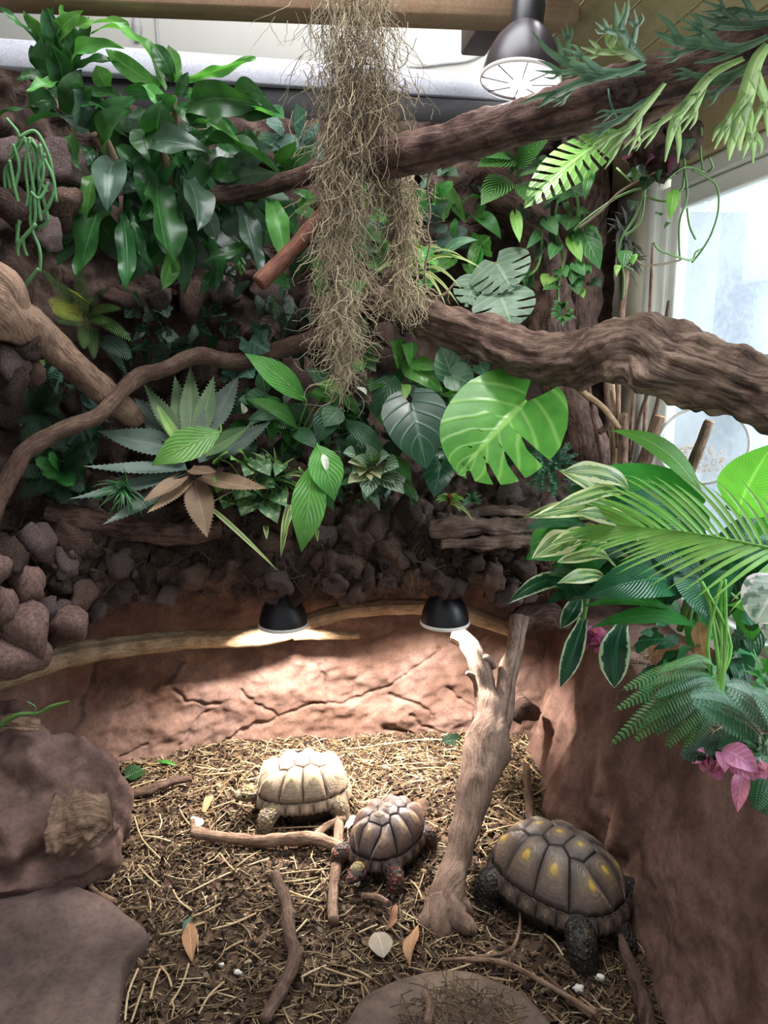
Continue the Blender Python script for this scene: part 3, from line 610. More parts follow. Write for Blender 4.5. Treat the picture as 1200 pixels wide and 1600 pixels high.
def tortoise(label, loc, yaw, L, mats, head=(.0, 0., 0.), bump=.014, tilt=0.):
    W = L*.70; H = L*.43; base = L*.16; k = L/.3
    root = thing('tortoise', label, 'tortoise', loc); ORG[root.name] = V((0, 0, 0))
    root.rotation_euler = (0, tilt, yaw)
    def surf(p, q, h=0.):
        r = min(sr(p, q), 1.); z = base+H*max(0., 1-r**2.5)**.58
        fl = 1+.03*sm((r-.85)/.15)
        pos = V((L/2*p*fl, W/2*q*fl, z - .012*k*sm((r-.9)/.1)*0)); nrm = V((p/L*W*.9, q, .35+1.1*(1-r**2)))
        return pos+nrm.normalized()*h
    shell_m, skin_m, head_m = M[mats[0]], M[mats[1]], M[mats[2]]
    mb = MB(); N = 40; rs = [0, .2, .4, .6, .75, .86, .94, .99]
    vs = [surf(*ringpt(2*math.pi*j/N, r if r else .001), -.004*k) for r in rs for j in range(N)]
    mb.add(vs, [(i*N+j, (i+1)*N+j, (i+1)*N+(j+1) % N, i*N+(j+1) % N) for i in range(len(rs)-1) for j in range(N)])
    cara = mb.build('carapace', M['shell_base'], root)
    def scute(poly, amp, ns=5, top=1.):
        pts = []
        for a, b in zip(poly, poly[1:]+poly[:1]):
            for t in range(ns): pts.append((lerp(a[0], b[0], t/ns), lerp(a[1], b[1], t/ns)))
        cx = sum(p[0] for p in pts)/len(pts); cy = sum(p[1] for p in pts)/len(pts); n = len(pts)
        mr_ = sum(math.hypot(p[0]-cx, p[1]-cy) for p in pts)/n
        fr = [1.0, .965, .93, .88, .84, .78, .74, .68, .63, .56, .51, .42, .30, .16, .04]; vs = []; uv = []
        for i, f in enumerate(fr):
            step = .0026*k*(1 if i % 2 else 0) if 2 < i < 12 else 0
            h = (-.0022*k if i == 0 else amp*(1-f)**.95*(1 if f > .3 else 1-.12*(.3-f)/.3)+step)
            for p in pts:
                dx, dy = p[0]-cx, p[1]-cy; rr_ = math.hypot(dx, dy); mrp = lerp(1., mr_/max(rr_, 1e-6), sm((1-f)*.9)*.8)
                vs.append(surf(cx+dx*f*mrp, cy+dy*f*mrp, h)); uv.append(((1-f)*top, 0))
        fs = [(i*n+j, i*n+(j+1) % n, (i+1)*n+(j+1) % n, (i+1)*n+j) for i in range(len(fr)-1) for j in range(n)]
        fs.append(tuple((len(fr)-1)*n+j for j in range(n)))
        m2 = MB(); m2.add(vs, fs, uv); m2.build('scute', shell_m, cara)
    vx = [.82, .49, .17, -.16, -.48, -.80]; vm = [(a+b)/2 for a, b in zip(vx, vx[1:])]; hc, hm = .23, .35
    HM = [.30, hm, hm, hm, .30]; HC = [.20, hc, hc, hc, hc, .20]; vx[0], HC[0] = ringpt(math.radians(13), .945); vx[5], HC[5] = ringpt(math.radians(167), .945)
    for i in range(5):
        scute([(vx[i], HC[i]), (vm[i], HM[i]), (vx[i+1], HC[i+1]), (vx[i+1], -HC[i+1]), (vm[i], -HM[i]), (vx[i], -HC[i])], bump*k, 4)
    RI = .945; ths = [math.radians(a) for a in (13, 56, 86, 116, 167)]
    inner = [[(vx[0], HC[0]), (vm[0], HM[0]), (vx[1], hc), (vm[1], hm)], [(vm[1], hm), (vx[2], hc), (vm[2], hm)], [(vm[2], hm), (vx[3], hc), (vm[3], hm)], [(vm[3], hm), (vx[4], hc), (vm[4], HM[4]), (vx[5], HC[5])]]
    for s in (1, -1):
        for j in range(4):
            out = [ringpt(lerp(ths[j+1], ths[j], t/3), RI) for t in range(4)]
            pl = inner[j]+out; pl = [(a, b*s) for a, b in pl]
            scute(pl if s < 0 else pl[::-1], bump*k*1.15, 3)
        for j in range(11):
            a0, a1 = math.pi*j/11, math.pi*(j+1)/11
            pl = [ringpt(a0, RI), ringpt((a0+a1)/2, RI), ringpt(a1, RI), ringpt(a1, 1.), ringpt((a0+a1)/2, 1.), ringpt(a0, 1.)]
            pl = [(a, b*s) for a, b in pl]; scute(pl if s > 0 else pl[::-1], bump*k*.22, 2, .62)
    # body: one continuous skin
    mb = MB(); hx, hy, hz = head
    blob(mb, (0, 0, .055*k), (L*.44, W*.40, .03*k), 1, .02, 1, 3)
    nk = V((L*.36, 0, .062*k)); hd = V((L*.52+hx*k, hy*k, (.075+hz)*k)); fw = (hd-nk); fw.z *= .3; fw.normalize(); sd = Z.cross(fw).normalized()
    tube(mb, [nk-fw*.03*k, nk.lerp(hd, .5), hd], [.03*k, .021*k, .02*k], 14, 6)
    blob(mb, hd+fw*.008*k, (.036*k, .029*k, .025*k), 2, .03, 1, 3, Quaternion((0, 0, 1), math.atan2(fw.y, fw.x)).to_matrix())
    blob(mb, hd+fw*.038*k-Z*.004*k, (.019*k, .020*k, .016*k), 3, .02, 1, 2, Quaternion((0, 0, 1), math.atan2(fw.y, fw.x)).to_matrix())
    tube(mb, [hd+fw*.047*k, hd+fw*.059*k-Z*.009*k], [.011*k, .005*k], 8, 3)
    for s in (1, -1):
        tube(mb, [V((L*.30, s*W*.30, .065*k)), V((L*.40, s*W*.46, .055*k)), V((L*.43, s*W*.50, .03*k)), V((L*.44, s*W*.48, .004*k))], [.030*k, .030*k, .027*k, .025*k], 12, 5)
        tube(mb, [V((-L*.26, s*W*.25, .06*k)), V((-L*.34, s*W*.40, .055*k)), V((-L*.37, s*W*.43, .03*k)), V((-L*.36, s*W*.43, .003*k))], [.034*k, .034*k, .028*k, .029*k], 12, 5)
        for t in (-1, 0, 1):
            tube(mb, [V((L*.44+.015*k, s*W*.48+t*.011*k, .007*k)), V((L*.44+.034*k, s*W*.48+t*.014*k, .002*k))], [.008*k, .003*k], 6, 2)
    tube(mb, [V((-L*.40, 0, .06*k)), V((-L*.50, .01*k, .04*k)), V((-L*.54, .02*k, .025*k))], [.02*k, .013*k, .004*k], 8, 4)
    body = mb.build('body', skin_m, root); remesh(body, .0045*k, 3)
    m2 = MB(); blob(m2, hd+fw*.006*k+Z*.012*k, (.029*k, .022*k, .0155*k), 4, .05, 1, 2, Quaternion((0, 0, 1), math.atan2(fw.y, fw.x)).to_matrix()); m2.build('head_scales', head_m, body)
    for s in (1, -1):
        m2 = MB(); blob(m2, hd+fw*.026*k+sd*s*.0225*k+Z*.005*k, (.006*k,)*3, 5, 0, 1, 2); m2.build('eye', M['eye'], body)
    m2 = MB(); vs = [surf(*ringpt(2*math.pi*j/N, r), -.002) for r in (.97,) for j in range(N)]
    vs = [V((v.x, v.y, base+.002)) for v in vs]+[V((v.x*.88, v.y*.86, base-.045*k)) for v in vs]
    m2.add(vs, [(j, (j+1) % N, N+(j+1) % N, N+j) for j in range(8, N-8) if not (17 <= j <= 22 and False)]+[tuple(N+j for j in range(N))][::-1]); m2.build('plastron', M['shell_base'], root)
    return root
def onfloor(px, py): q = G(px, py, .012); return V((q.x, q.y, fh(q.x, q.y)-.004))
tortoise('pale tan tortoise under the left lamp, head to the left', onfloor(474, 1262), math.radians(-168), .305, ('shell_pale', 'skin_grey', 'head_yellow'), (.01, .01, .015), .032)
tortoise('brown tortoise facing forward with reddish front legs, beside the trunk', onfloor(606, 1336), math.radians(-122), .275, ('shell_brown', 'skin_red', 'head_yellow'), (.012, .0, -.015), .026)
tortoise('largest dark tortoise with yellow spots against the right bank', onfloor(868, 1414), math.radians(-46), .385, ('shell_dark', 'skin_dark', 'skin_dark'), (-.03, .0, -.03), .011)

# ------------------------------------------------------------------ litter on the soil
M['straw'] = uramp('straw', [(0, '#3d2f24'), (.3, '#5e4a38'), (.55, '#8c7454'), (.8, '#b39a74'), (1, '#d0bf9c')], .6)
M['mulch'] = uramp('mulch', [(0, '#241812'), (.35, '#40301f'), (.7, '#665140'), (.9, '#8a735a'), (1, '#a8947a')], 1.)
RL = random.Random(11)
slab_b = [G(205, 1425), G(232, 1452)]
def free(x, y):
    q = V((x, y, 0))-CAM; k = q.dot(FW); u_, v_ = 600+1200*q.x/k, 800-1200*q.dot(UP)/k
    if v_ > 1386 and u_ < min(232-max(0, v_-1455)*.36, 140+(v_-1388)*1.37): return False
    if ((x-DISH.x)/.26)**2+((y-DISH.y)/.21)**2 < 1: return False
    return x < bx(y)-.01
def straw(mb, c, L, r, yaw, pit, bend, u, n=3):
    d = V((math.cos(yaw)*math.cos(pit), math.sin(yaw)*math.cos(pit), math.sin(pit))); s = V((-math.sin(yaw), math.cos(yaw), 0)); up = s.cross(d)*-1
    vs = []; m = 3
    for i in range(m):
        t = i/(m-1)-.5; q = c+d*(t*L)+s*(bend*L*(.25-t*t))
        for k in range(n):
            a = 6.283*k/n; vs.append(q+s*(r*math.cos(a))+Z*(r*math.sin(a)))
    fs = [(i*n+k, i*n+(k+1) % n, (i+1)*n+(k+1) % n, (i+1)*n+k) for i in range(m-1) for k in range(n)]+[tuple(range(n)), tuple((m-1)*n+k for k in range(n))]
    mb.add(vs, fs, [(u, 0)]*len(vs))
def sample():
    while True:
        x = RL.uniform(-1.1, .66); y = RL.uniform(1.3, 2.78)
        if free(x, y): return x, y
mb = MB()
for i in range(16000):
    x, y = sample(); dens = .38+.75*noise.noise(V((x*4, y*4, 1.)))+ .4*sm((y-2.05)/.4)
    if RL.random() > dens+.18: continue
    t = RL.random(); L = RL.uniform(.008, .03) if t < .78 else RL.uniform(.03, .085) if t < .97 else RL.uniform(.08, .14)
    u = min(1, max(0, RL.gauss(.5+.12*sm((y-2.05)/.4), .26))); r = RL.uniform(.0008, .0017) if L < .05 else RL.uniform(.0013, .0026)  # paler toward the back: the lamps' hot spot put into the straw colour
    straw(mb, V((x, y, fh(x, y)+.004+RL.random()*.012)), L, r, RL.uniform(0, 6.28), RL.gauss(0, .13), RL.gauss(0, .35), u)
tag(mb.build('straw_litter', M['straw'], org=(0, 2, 0)), 'golden straw and hay bits scattered over the soil', 'straw', kind='stuff')
mb = MB()
for i in range(12000):
    x, y = sample(); s = RL.uniform(.003, .011); q = rquat(RL); c = V((x, y, fh(x, y)+.003))
    vs = [c+q @ V((a*s*1.5, b*s, 0)) for a, b in ((-1, -.5), (0, -1), (1, -.3), (.8, .6), (-.2, 1), (-.9, .5))]
    mb.add(vs+[c+q @ V((0, 0, s*.5))], [(k, (k+1) % 6, 6) for k in range(6)]+[(5, 4, 3, 2, 1, 0)], [(min(1, max(0, RL.gauss(.4, .25))), 0)]*7)
tag(mb.build('bark_mulch', M['mulch'], org=(0, 2, 0), smooth=False), 'dark bark crumbs mixed through the soil', 'mulch', kind='stuff')
STW = 'loose golden straw stalk lying on the soil'
def stalk(px, py, px2, py2, r=.0028, bend=0., u=None):
    a = G(px, py, .025); b = G(px2, py2, .025); mb = MB(); m = (a+b)/2+V((-(b-a).y, (b-a).x, 0))*bend
    for p in (a, m, b): p.z = fh(p.x, p.y)+.014
    tube(mb, [a, m, b], r, 6, 3); mb.uv = [(RL.uniform(.6, .9) if u is None else u, 0)]*len(mb.v); uu = mb.uv[0]; mb.uv = [uu]*len(mb.v)
    tag(mb.build('straw_stalk', M['straw']), STW, 'straw', 'loose straw stalks')
for s in [(165,1192,270,1188),(185,1236,240,1216),(190,1240,230,1232),(215,1345,250,1380),(210,1272,250,1335),(345,1332,370,1362),(290,1395,420,1335),(400,1290,530,1282),(265,1568,295,1505),(310,1578,350,1530),(195,1590,215,1508),(205,1595,225,1535),(235,1560,250,1515),(250,1510,268,1540),(470,1402,500,1374),(455,1455,480,1430),(470,1520,510,1502),(505,1505,560,1525),(490,1530,560,1530),(545,1510,580,1524),(575,1400,600,1370),(600,1376,655,1376),(640,1370,660,1400),(600,1165,700,1160),(540,1168,600,1164),(590,1190,690,1188),(690,1180,750,1184),(640,1200,700,1196),(830,1240,860,1222),(760,1295,830,1280),(750,1320,768,1350),(735,1480,760,1500),(700,1510,770,1480),(850,1460,880,1490),(330,1260,390,1240),(310,1205,380,1200),(380,1215,440,1205),(300,1190,350,1198),(560,1450,590,1440),(610,1430,640,1450),(330,1450,400,1420),(350,1480,380,1460),(250,1460,320,1440),(300,1430,345,1405),(270,1385,300,1420),(225,1300,270,1306),(280,1260,300,1285),(430,1360,520,1350),(440,1380,500,1400),(540,1230,560,1260),(740,1240,800,1230),(820,1180,850,1210),(800,1330,830,1300),(900,1300,930,1330)]:
    stalk(*s, bend=RL.uniform(-.08, .08))
# fallen leaves, scraps
def lowleaf(px, py, px2, py2, w, mat, name, label, cat, shape='ovate', N=None, bow=.12, grp=None):
    mb = MB(); a, b = G(px, py, .03), G(px2, py2, .03); a.z = fh(a.x, a.y)+.016; b.z = fh(b.x, b.y)+.02
    leafgeo(mb, a, b, w*ppm(a), shape, bow, N=N or V((0, -.3, 1)), fold=.15, wave=.06); return tag(mb.build(name, mat), label, cat, grp)
M['white_scrap'] = plain('white_scrap', '#d8d2c8', .7)
# ------------------------------------------------------------------ leaf geometry
PROF = {'lance': [.04,.42,.74,.93,1,.96,.82,.58,.29,.0], 'ovate': [.06,.6,.9,1,.98,.9,.76,.56,.3,0], 'strap': [.42,.55,.74,.9,1,1,.94,.78,.46,0],
        'heart': [.25,.84,1,.99,.93,.83,.68,.48,.25,0], 'blade': [.72,.78,.9,1,.99,.88,.70,.47,.23,0], 'grass': [.6,.9,1,1,.95,.85,.7,.5,.3,0], 'round': [.2,.74,.93,1,1,.96,.88,.74,.5,0]}
def prof(name, t):
    p = PROF[name]; x = t*(len(p)-1); i = min(int(x), len(p)-2)
    if i == 0: return lerp(p[0], p[1], math.sqrt(x)) if name in ('heart', 'round', 'ovate') else lerp(p[0], p[1], x)
    return lerp(p[i], p[i+1], x-i)
def frame_for(B, T, N, roll):
    D = (T-B); L = D.length; d = D.normalized()
    if N is None:
        v = (CAM-(B+T)/2).normalized(); N = v*.75+Z*.45
    N = V(N); N = N-d*N.dot(d)
    if N.length < 1e-4: N = d.orthogonal()
    N.normalize()
    if roll: N = Quaternion(d, roll) @ N
    return d, N, d.cross(N).normalized(), L
def leafgeo(mb, B, T, w, shape='lance', bow=.12, N=None, fold=.12, wave=.0, roll=0., arch=0., nl=14, nw=3, twist=0., side=0., lobe=0., stem=None, sr_=.0022, seed=None, tipcurl=0., wf=9., splits=None, holes=False):
    """a leaf from base B to tip T: bow bends it towards its face, arch lifts it in the middle, fold makes the V of the midrib"""
    d, N, S, L = frame_for(B, T, N, roll); ph = random.Random(seed if seed is not None else int(abs(B.x*7919+T.z*6271)*1000)).uniform(0, 6)
    if shape == 'heart' and not lobe: lobe = .24
    ss = [j/nw for j in range(-nw, nw+1)]; vs = []; uv = []; idx = {}
    for i in range(nl+1):
        t = i/nl
        for j, s in enumerate(ss):
            a = abs(s); hw = prof(shape, t)*w/2
            tt = t - lobe*(1-t)**3*a**1.3*1.0
            if splits: tt = t + splits*a*(1-t)*t*1.6 - lobe*(1-t)**3*a**1.2
            c = B+d*(L*tt)+N*(bow*L*4*t*(1-t))+Z*(arch*L*4*t*(1-t))
            if tipcurl: c = c-N*(tipcurl*L*t**3)
            if side: c = c+S*(side*L*4*t*(1-t))
            ct, st_ = math.cos(twist*t), math.sin(twist*t); S_, N_ = S*ct+N*st_, N*ct-S*st_
            lift = fold*hw*a + wave*L*math.sin(t*wf+ph+(1.3 if s > 0 else 0))*a*a*.5
            vs.append(c+S_*(s*hw*(1-.12*abs(fold)))+N_*lift); uv.append((t, (s+1)/2))
    m = len(ss); fs = [(i*m+j, (i+1)*m+j, (i+1)*m+j+1, i*m+j+1) for i in range(nl) for j in range(m-1)]
    mb.add(vs, fs, uv)
    if stem is not None:
        tube(mb, [V(stem), (V(stem)+B)/2+Z*.02+N*.01, B, B+d*L*.12+N*bow*L*.3], sr_, 6, 4)
        for k in range(len(mb.uv)-1, len(vs)-1, -1): mb.uv[k] = (.02, .5)
def fenleaf(mb, B, T, w, nspl=5, bow=.08, N=None, fold=.1, roll=0., depth=.38, lobe=.26, slant=.3, gap=.25, shape='heart', holes=True, stem=None, sides=(-1, 1), wid=1.):
    """monstera / split leaf: rows follow the side veins so the slits have clean edges"""
    d, N, S, L = frame_for(B, T, N, roll); nw = 10; rows = [0., .012, .03, .055, .085, .12]; cut = set()
    t = .16
    for k in range(nspl):
        seg = (.92-.16)/nspl
        for q in range(3): rows.append(t+seg*(1-gap)*q/3)
        rows.append(t+seg*(1-gap)); cut.add(len(rows)-1); t += seg
    rows += [.93, .97, 1.]; ss = [j/nw for j in range(-nw, nw+1)]; m = len(ss); vs = []; uv = []
    for i, t in enumerate(rows):
        for s in ss:
            a = abs(s); hw = prof(shape, t)*w/2; tc = t
            cutgap = .0
            if i in cut: tc = t + (1-min(1, max(0, a-depth)/.3))*0
            tt = tc + slant*a*(1-tc)*tc*1.5 - lobe*(1-tc)**3*a**1.2
            if i-1 in cut:   # far edge of a slit closes towards the midrib
                k_ = min(1., max(0., (a-depth+.06)/.25)); tt2 = rows[i-1] + slant*a*(1-rows[i-1])*rows[i-1]*1.5 - lobe*(1-rows[i-1])**3*a**1.2; tt = lerp(tt2+.006, tt, k_)
            c = B+d*(L*tt)+N*(bow*L*4*t*(1-t)); sag = -.10*hw*a*a
            vs.append(c+S*(s*hw)+N*(fold*hw*a+sag)); uv.append((t, (s+1)/2))
    fs = []
    for i in range(len(rows)-1):
        for j in range(m-1):
            a = min(abs(ss[j]), abs(ss[j+1]))
            if i in cut and a >= depth-.02 and (1 if ss[j] >= 0 else -1) in sides: continue
            if holes and i in cut and .16 < a < .28 and (i % 2): continue
            fs.append((i*m+j, (i+1)*m+j, (i+1)*m+j+1, i*m+j+1))
    mb.add(vs, fs, uv)
    if stem is not None:
        n0 = len(mb.uv); tube(mb, [V(stem), (V(stem)+B)/2-Z*.02, B-N*.004, B+d*L*.1], .0035, 6, 5)
        for k in range(n0, len(mb.uv)): mb.uv[k] = (.02, .5)
def lobeleaf(mb, C, T, w, N=None, nl=5, deep=.3, roll=0., cup=.1, stem=None, tooth=.04):
    """ivy / geranium leaf: fan with lobes around the stalk point C, main tip T"""
    d, N, S, L = frame_for(C, T, N, roll); n = 48; R = [0, .3, .6, .82, 1.]; vs = []; uv = []
    for r in R:
        for k in range(n):
            a = 2*math.pi*k/n; ca = math.cos(a)
            rad = (1-deep*(.5-.5*math.cos(a*nl)))*(.62+.38*ca)*(1+tooth*math.cos(a*nl*4))
            rad = max(rad, .10)*r; f = rad
            x = f*math.cos(a)*L+L*.12*(1-ca)*.0; y = f*math.sin(a)*w*.75
            vs.append(C+d*x+S*y+N*(cup*(abs(y)*.35) - .25*cup*L*f*f)); uv.append((min(1, max(0, .5+.5*f*math.cos(a))), .5+.5*f*math.sin(a)))
    fs = [(i*n+k, i*n+(k+1) % n, (i+1)*n+(k+1) % n, (i+1)*n+k) for i in range(len(R)-1) for k in range(n)]
    mb.add(vs, fs, uv)
    if stem is not None:
        n0 = len(mb.uv); tube(mb, [V(stem), (V(stem)+C)/2-N*.01, C], .0018, 5, 3)
        for k in range(n0, len(mb.uv)): mb.uv[k] = (.02, .5)
def frondgeo(mb, B, T, wid, n=24, arch=.12, N=None, roll=0., pw=.5, droop=.15, shape=None, tooth=True, sr_=.0016, side=.0):
    """fern frond: stalk with paired leaflets"""
    d, N, S, L = frame_for(B, T, N, roll); pts = []
    for i in range(13):
        t = i/12; pts.append(B+d*(L*t)+N*(arch*L*4*t*(1-t)))
    n0 = len(mb.uv); tube(mb, pts, [sr_*(1-.7*i/12) for i in range(13)], 5, 1)
    for k in range(n0, len(mb.uv)): mb.uv[k] = (.5, .5)
    for i in range(n):
        t = .1+.88*i/n; k = t*12; j = min(int(k), 11); q = pts[j].lerp(pts[j+1], k-j); tg = (pts[j+1]-pts[j]).normalized()
        l = wid*(math.sin(math.pi*min(1, (t*.86+.14)))**.7)*(1 if not shape else shape(t)); pwid = L/n*pw
        nn = S.cross(tg).normalized()
        for s in (-1, 1):
            o = (S*s+tg*(.35+.3*t)).normalized(); cr = o.cross(nn).normalized()
            P0 = q; vs = []; uv = []; prf = [.55, 1., .9, .62, .0] if not tooth else [.6, 1., .95, .7, .05]
            for a, tt in enumerate((0, .3, .6, .85, 1.)):
                c = P0+o*(l*tt)-nn*(droop*l*tt*tt); h = cr*(pwid*prf[a]*.62)
                vs += [c-h, c+nn*pwid*.12, c+h]; uv += [(tt, .1), (tt, .5), (tt, .9)]
            mb.add(vs, [(a*3+b, (a+1)*3+b, (a+1)*3+b+1, a*3+b+1) for a in range(4) for b in (0, 1)], uv)
class Plant:
    def __init__(s, name, label, px, py, Y, mat, cat='plant', group=None):
        s.o = P(px, py, Y); s.Y = Y; s.m = mat; s.root = thing(name, label, cat, s.o, group)
    def _pts(s, bx_, by, tx, ty, Yb, Yt): return P(bx_, by, s.Y if Yb is None else Yb), P(tx, ty, s.Y if Yt is None else Yt)
    def L(s, bx_, by, tx, ty, w, Yb=None, Yt=None, shape='lance', m=None, name='leaf', stem=False, **k):
        B, T = s._pts(bx_, by, tx, ty, Yb, Yt); mb = MB(); leafgeo(mb, B, T, w*ppm(B.lerp(T, .5)), shape, stem=s.o if stem else None, **k); return mb.build(name, M[m or s.m], s.root)
    def FEN(s, bx_, by, tx, ty, w, Yb=None, Yt=None, m=None, stem=False, **k):
        B, T = s._pts(bx_, by, tx, ty, Yb, Yt); mb = MB(); fenleaf(mb, B, T, w*ppm(B), stem=s.o if stem else None, **k); return mb.build('leaf', M[m or s.m], s.root)
    def LOB(s, bx_, by, tx, ty, w, Yb=None, Yt=None, m=None, stem=False, **k):
        B, T = s._pts(bx_, by, tx, ty, Yb, Yt); mb = MB(); lobeleaf(mb, B, T, w*ppm(B), stem=s.o if stem else None, **k); return mb.build('leaf', M[m or s.m], s.root)
    def FR(s, bx_, by, tx, ty, w, Yb=None, Yt=None, m=None, name='frond', **k):
        B, T = s._pts(bx_, by, tx, ty, Yb, Yt); mb = MB(); frondgeo(mb, B, T, w*ppm(B), **k); return mb.build(name, M[m or s.m], s.root)
    def ST(s, pts, h=3, m=None, name='stem', n=7, **k):
        q = [P(*p[:3]) for p in pts]; r = [(p[3] if len(p) > 3 else h)*ppm(a) for p, a in zip(pts, q)]; mb = MB(); tube(mb, q, r, n, 6, **k); return mb.build(name, M[m or 'stem_green'], s.root)
# ------------------------------------------------------------------ leaf materials
M['drac'] = leafm('drac', '#1f4a26', '#2f6a34', '#3d7a44', 3, .1, .15, .1, rough=.34, stripe=None)
M['drac_light'] = leafm('drac_light', '#3a8a36', '#57a545', '#7cc060', 3, .1, .2, .1, rough=.32, trans=.35)
M['drac_grey'] = leafm('drac_grey', '#33483a', '#456050', '#587262', 3, .1, .15, .1, rough=.3)
M['rhips'] = plain('rhips', '#558450', .5)
M['stem_green'] = plain('stem_green', '#557a38', .55)
M['stem_brown'] = plain('stem_brown', '#6d5a40', .7)
M['geran'] = leafm('geran', '#2f5a50', '#4a7a6c', '#6d978a', 6, .4, .4, .1, rough=.6)
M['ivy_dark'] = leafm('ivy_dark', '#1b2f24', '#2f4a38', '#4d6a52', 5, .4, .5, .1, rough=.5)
M['grass'] = leafm('grass', '#1f6a36', '#2f8044', None, 2, .1, 0, .1, rough=.5)
M['grass_var'] = leafm('grass_var', '#4a7a3c', '#6d9a4c', '#c9d58a', 1, .1, 0, .1, edge='#c2cf7c', ew=.6, rough=.45)
M['calathea'] = leafm('calathea', '#0d4a22', '#12602a', '#86c95c', 9, .5, .95, .10, rough=.4, mid='#2f8a3c')
M['split'] = leafm('split', '#4a7a34', '#649a44', '#7fb060', 8, .3, .4, .1, rough=.42, trans=.35)
M['pothos'] = leafm('pothos', '#2a5a30', '#3f7a3c', '#5c9650', 6, .4, .3, .1, rough=.4)
M['pothos_light'] = leafm('pothos_light', '#5a9a3c', '#7db850', '#a5d070', 6, .4, .4, .1, rough=.4, trans=.35)
M['mon_grey'] = leafm('mon_grey', '#56705c', '#6f8a70', '#8aa386', 6, .3, .4, .1, rough=.5)
M['mon_green'] = leafm('mon_green', '#3c8a28', '#52a234', '#93cc60', 6, .3, .5, .07, rough=.3, trans=.32)
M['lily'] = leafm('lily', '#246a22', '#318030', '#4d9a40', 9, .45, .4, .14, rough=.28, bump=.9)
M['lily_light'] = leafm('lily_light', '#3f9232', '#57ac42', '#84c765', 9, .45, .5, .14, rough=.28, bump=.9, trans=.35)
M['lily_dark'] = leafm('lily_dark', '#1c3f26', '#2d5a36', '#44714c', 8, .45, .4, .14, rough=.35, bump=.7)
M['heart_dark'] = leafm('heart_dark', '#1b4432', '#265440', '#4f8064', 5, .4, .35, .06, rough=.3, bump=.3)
M['heart_grey'] = leafm('heart_grey', '#3f6a4c', '#54805c', '#8fb090', 5, .4, .5, .08, rough=.4)
M['heart_green'] = leafm('heart_green', '#3a8430', '#4a9a3a', '#78bb58', 5, .4, .4, .08, rough=.3)
M['fittonia'] = leafm('fittonia', '#39604a', '#4f7a5c', '#c3d3b4', 6, .45, .75, .12, rough=.5)
M['fittonia_pale'] = leafm('fittonia_pale', '#7f8a5c', '#a3a878', '#d8d7b2', 5, .45, .5, .1, rough=.5)
M['marble'] = leafm('marble', '#34603c', '#4a7a48', '#7d9f68', 5, .4, .3, .1, spots='#8aa878', rough=.45)
M['agave'] = leafm('agave', '#475950', '#5c6e62', '#6d7f72', 2, .1, .0, .1, rough=.55, trans=.08)
M['agave_green'] = leafm('agave_green', '#4f7048', '#668556', '#84a070', 2, .1, .0, .1, rough=.5, trans=.12)
M['agave_lime'] = leafm('agave_lime', '#6d9a4a', '#88b45c', '#a5cc78', 2, .1, .0, .1, rough=.5, trans=.12)
M['agave_brown'] = leafm('agave_brown', '#7f6a50', '#96805f', '#a89478', 2, .1, .0, .1, rough=.6, trans=.08)
M['fern_yellow'] = leafm('fern_yellow', '#a3bd30', '#cbdc44', None, 2, .1, 0, .1, rough=.5, trans=.35)
M['fern_green'] = leafm('fern_green', '#3c6a30', '#5a8a3e', None, 2, .1, 0, .1, rough=.5, trans=.3)
M['fern_blue'] = leafm('fern_blue', '#3d5f50', '#55776a', None, 2, .1, 0, .1, rough=.5)
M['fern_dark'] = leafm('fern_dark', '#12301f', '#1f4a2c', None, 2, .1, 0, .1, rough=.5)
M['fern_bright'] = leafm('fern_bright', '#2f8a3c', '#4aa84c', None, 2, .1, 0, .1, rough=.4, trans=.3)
M['fern_right'] = leafm('fern_right', '#2a6a2c', '#3f8a38', None, 2, .1, 0, .1, rough=.45, trans=.3)
M['fern_deep'] = leafm('fern_deep', '#17502c', '#246a3c', None, 2, .1, 0, .1, rough=.45, trans=.2)
M['davallia'] = leafm('davallia', '#3a6a50', '#4f8464', None, 2, .1, 0, .1, rough=.5)
M['stag'] = leafm('stag', '#3f5f4c', '#5a7a60', '#84a07c', 2, .1, .0, .1, rough=.5, trans=.2)
M['stag_light'] = leafm('stag_light', '#6d8f58', '#90ac70', '#b9cf90', 2, .1, .0, .1, rough=.5, trans=.3)
M['var_drac'] = leafm('var_drac', '#2a6030', '#3d7a3c', '#c8d89a', 1, .1, .0, .1, edge='#cdd9a0', ew=.62, stripe='#9fc47a', rough=.35, trans=.3)
M['var_dark'] = leafm('var_dark', '#14382a', '#1f4a34', '#2f6a48', 1, .1, .0, .1, edge='#b9cfa8', ew=.8, rough=.28, stripe='#245a3c')
M['banana'] = leafm('banana', '#1f7a2a', '#2c9236', '#50ac52', 26, .25, .30, .18, rough=.26, bump=.7, trans=.3)
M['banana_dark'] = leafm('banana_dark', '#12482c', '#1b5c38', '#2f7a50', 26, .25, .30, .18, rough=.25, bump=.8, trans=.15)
M['banana_light'] = leafm('banana_light', '#3a9a2a', '#4fb034', '#7ccc5a', 26, .25, .25, .18, rough=.3, bump=.6, trans=.45)
M['palm'] = leafm('palm', '#63a53c', '#80bb50', '#a8d478', 1, .1, .0, .1, rough=.4, trans=.35)
M['white_var'] = leafm('white_var', '#8a9a90', '#a9b2a8', '#c9c9c2', 4, .3, .2, .1, spots='#5a7464', edge='#cfc3c6', ew=.75, rough=.5)
M['orchid'] = leafm('orchid', '#b85a80', '#cf7c9c', '#e0a5bb', 7, .2, .35, .1, rough=.5, trans=.35)
M['orchid_dark'] = leafm('orchid_dark', '#a3386a', '#bd5080', '#d98aaa', 7, .2, .3, .1, rough=.5, trans=.3)
M['purple'] = leafm('purple', '#3a1428', '#561f3a', '#6d3050', 5, .4, .2, .1, rough=.5)
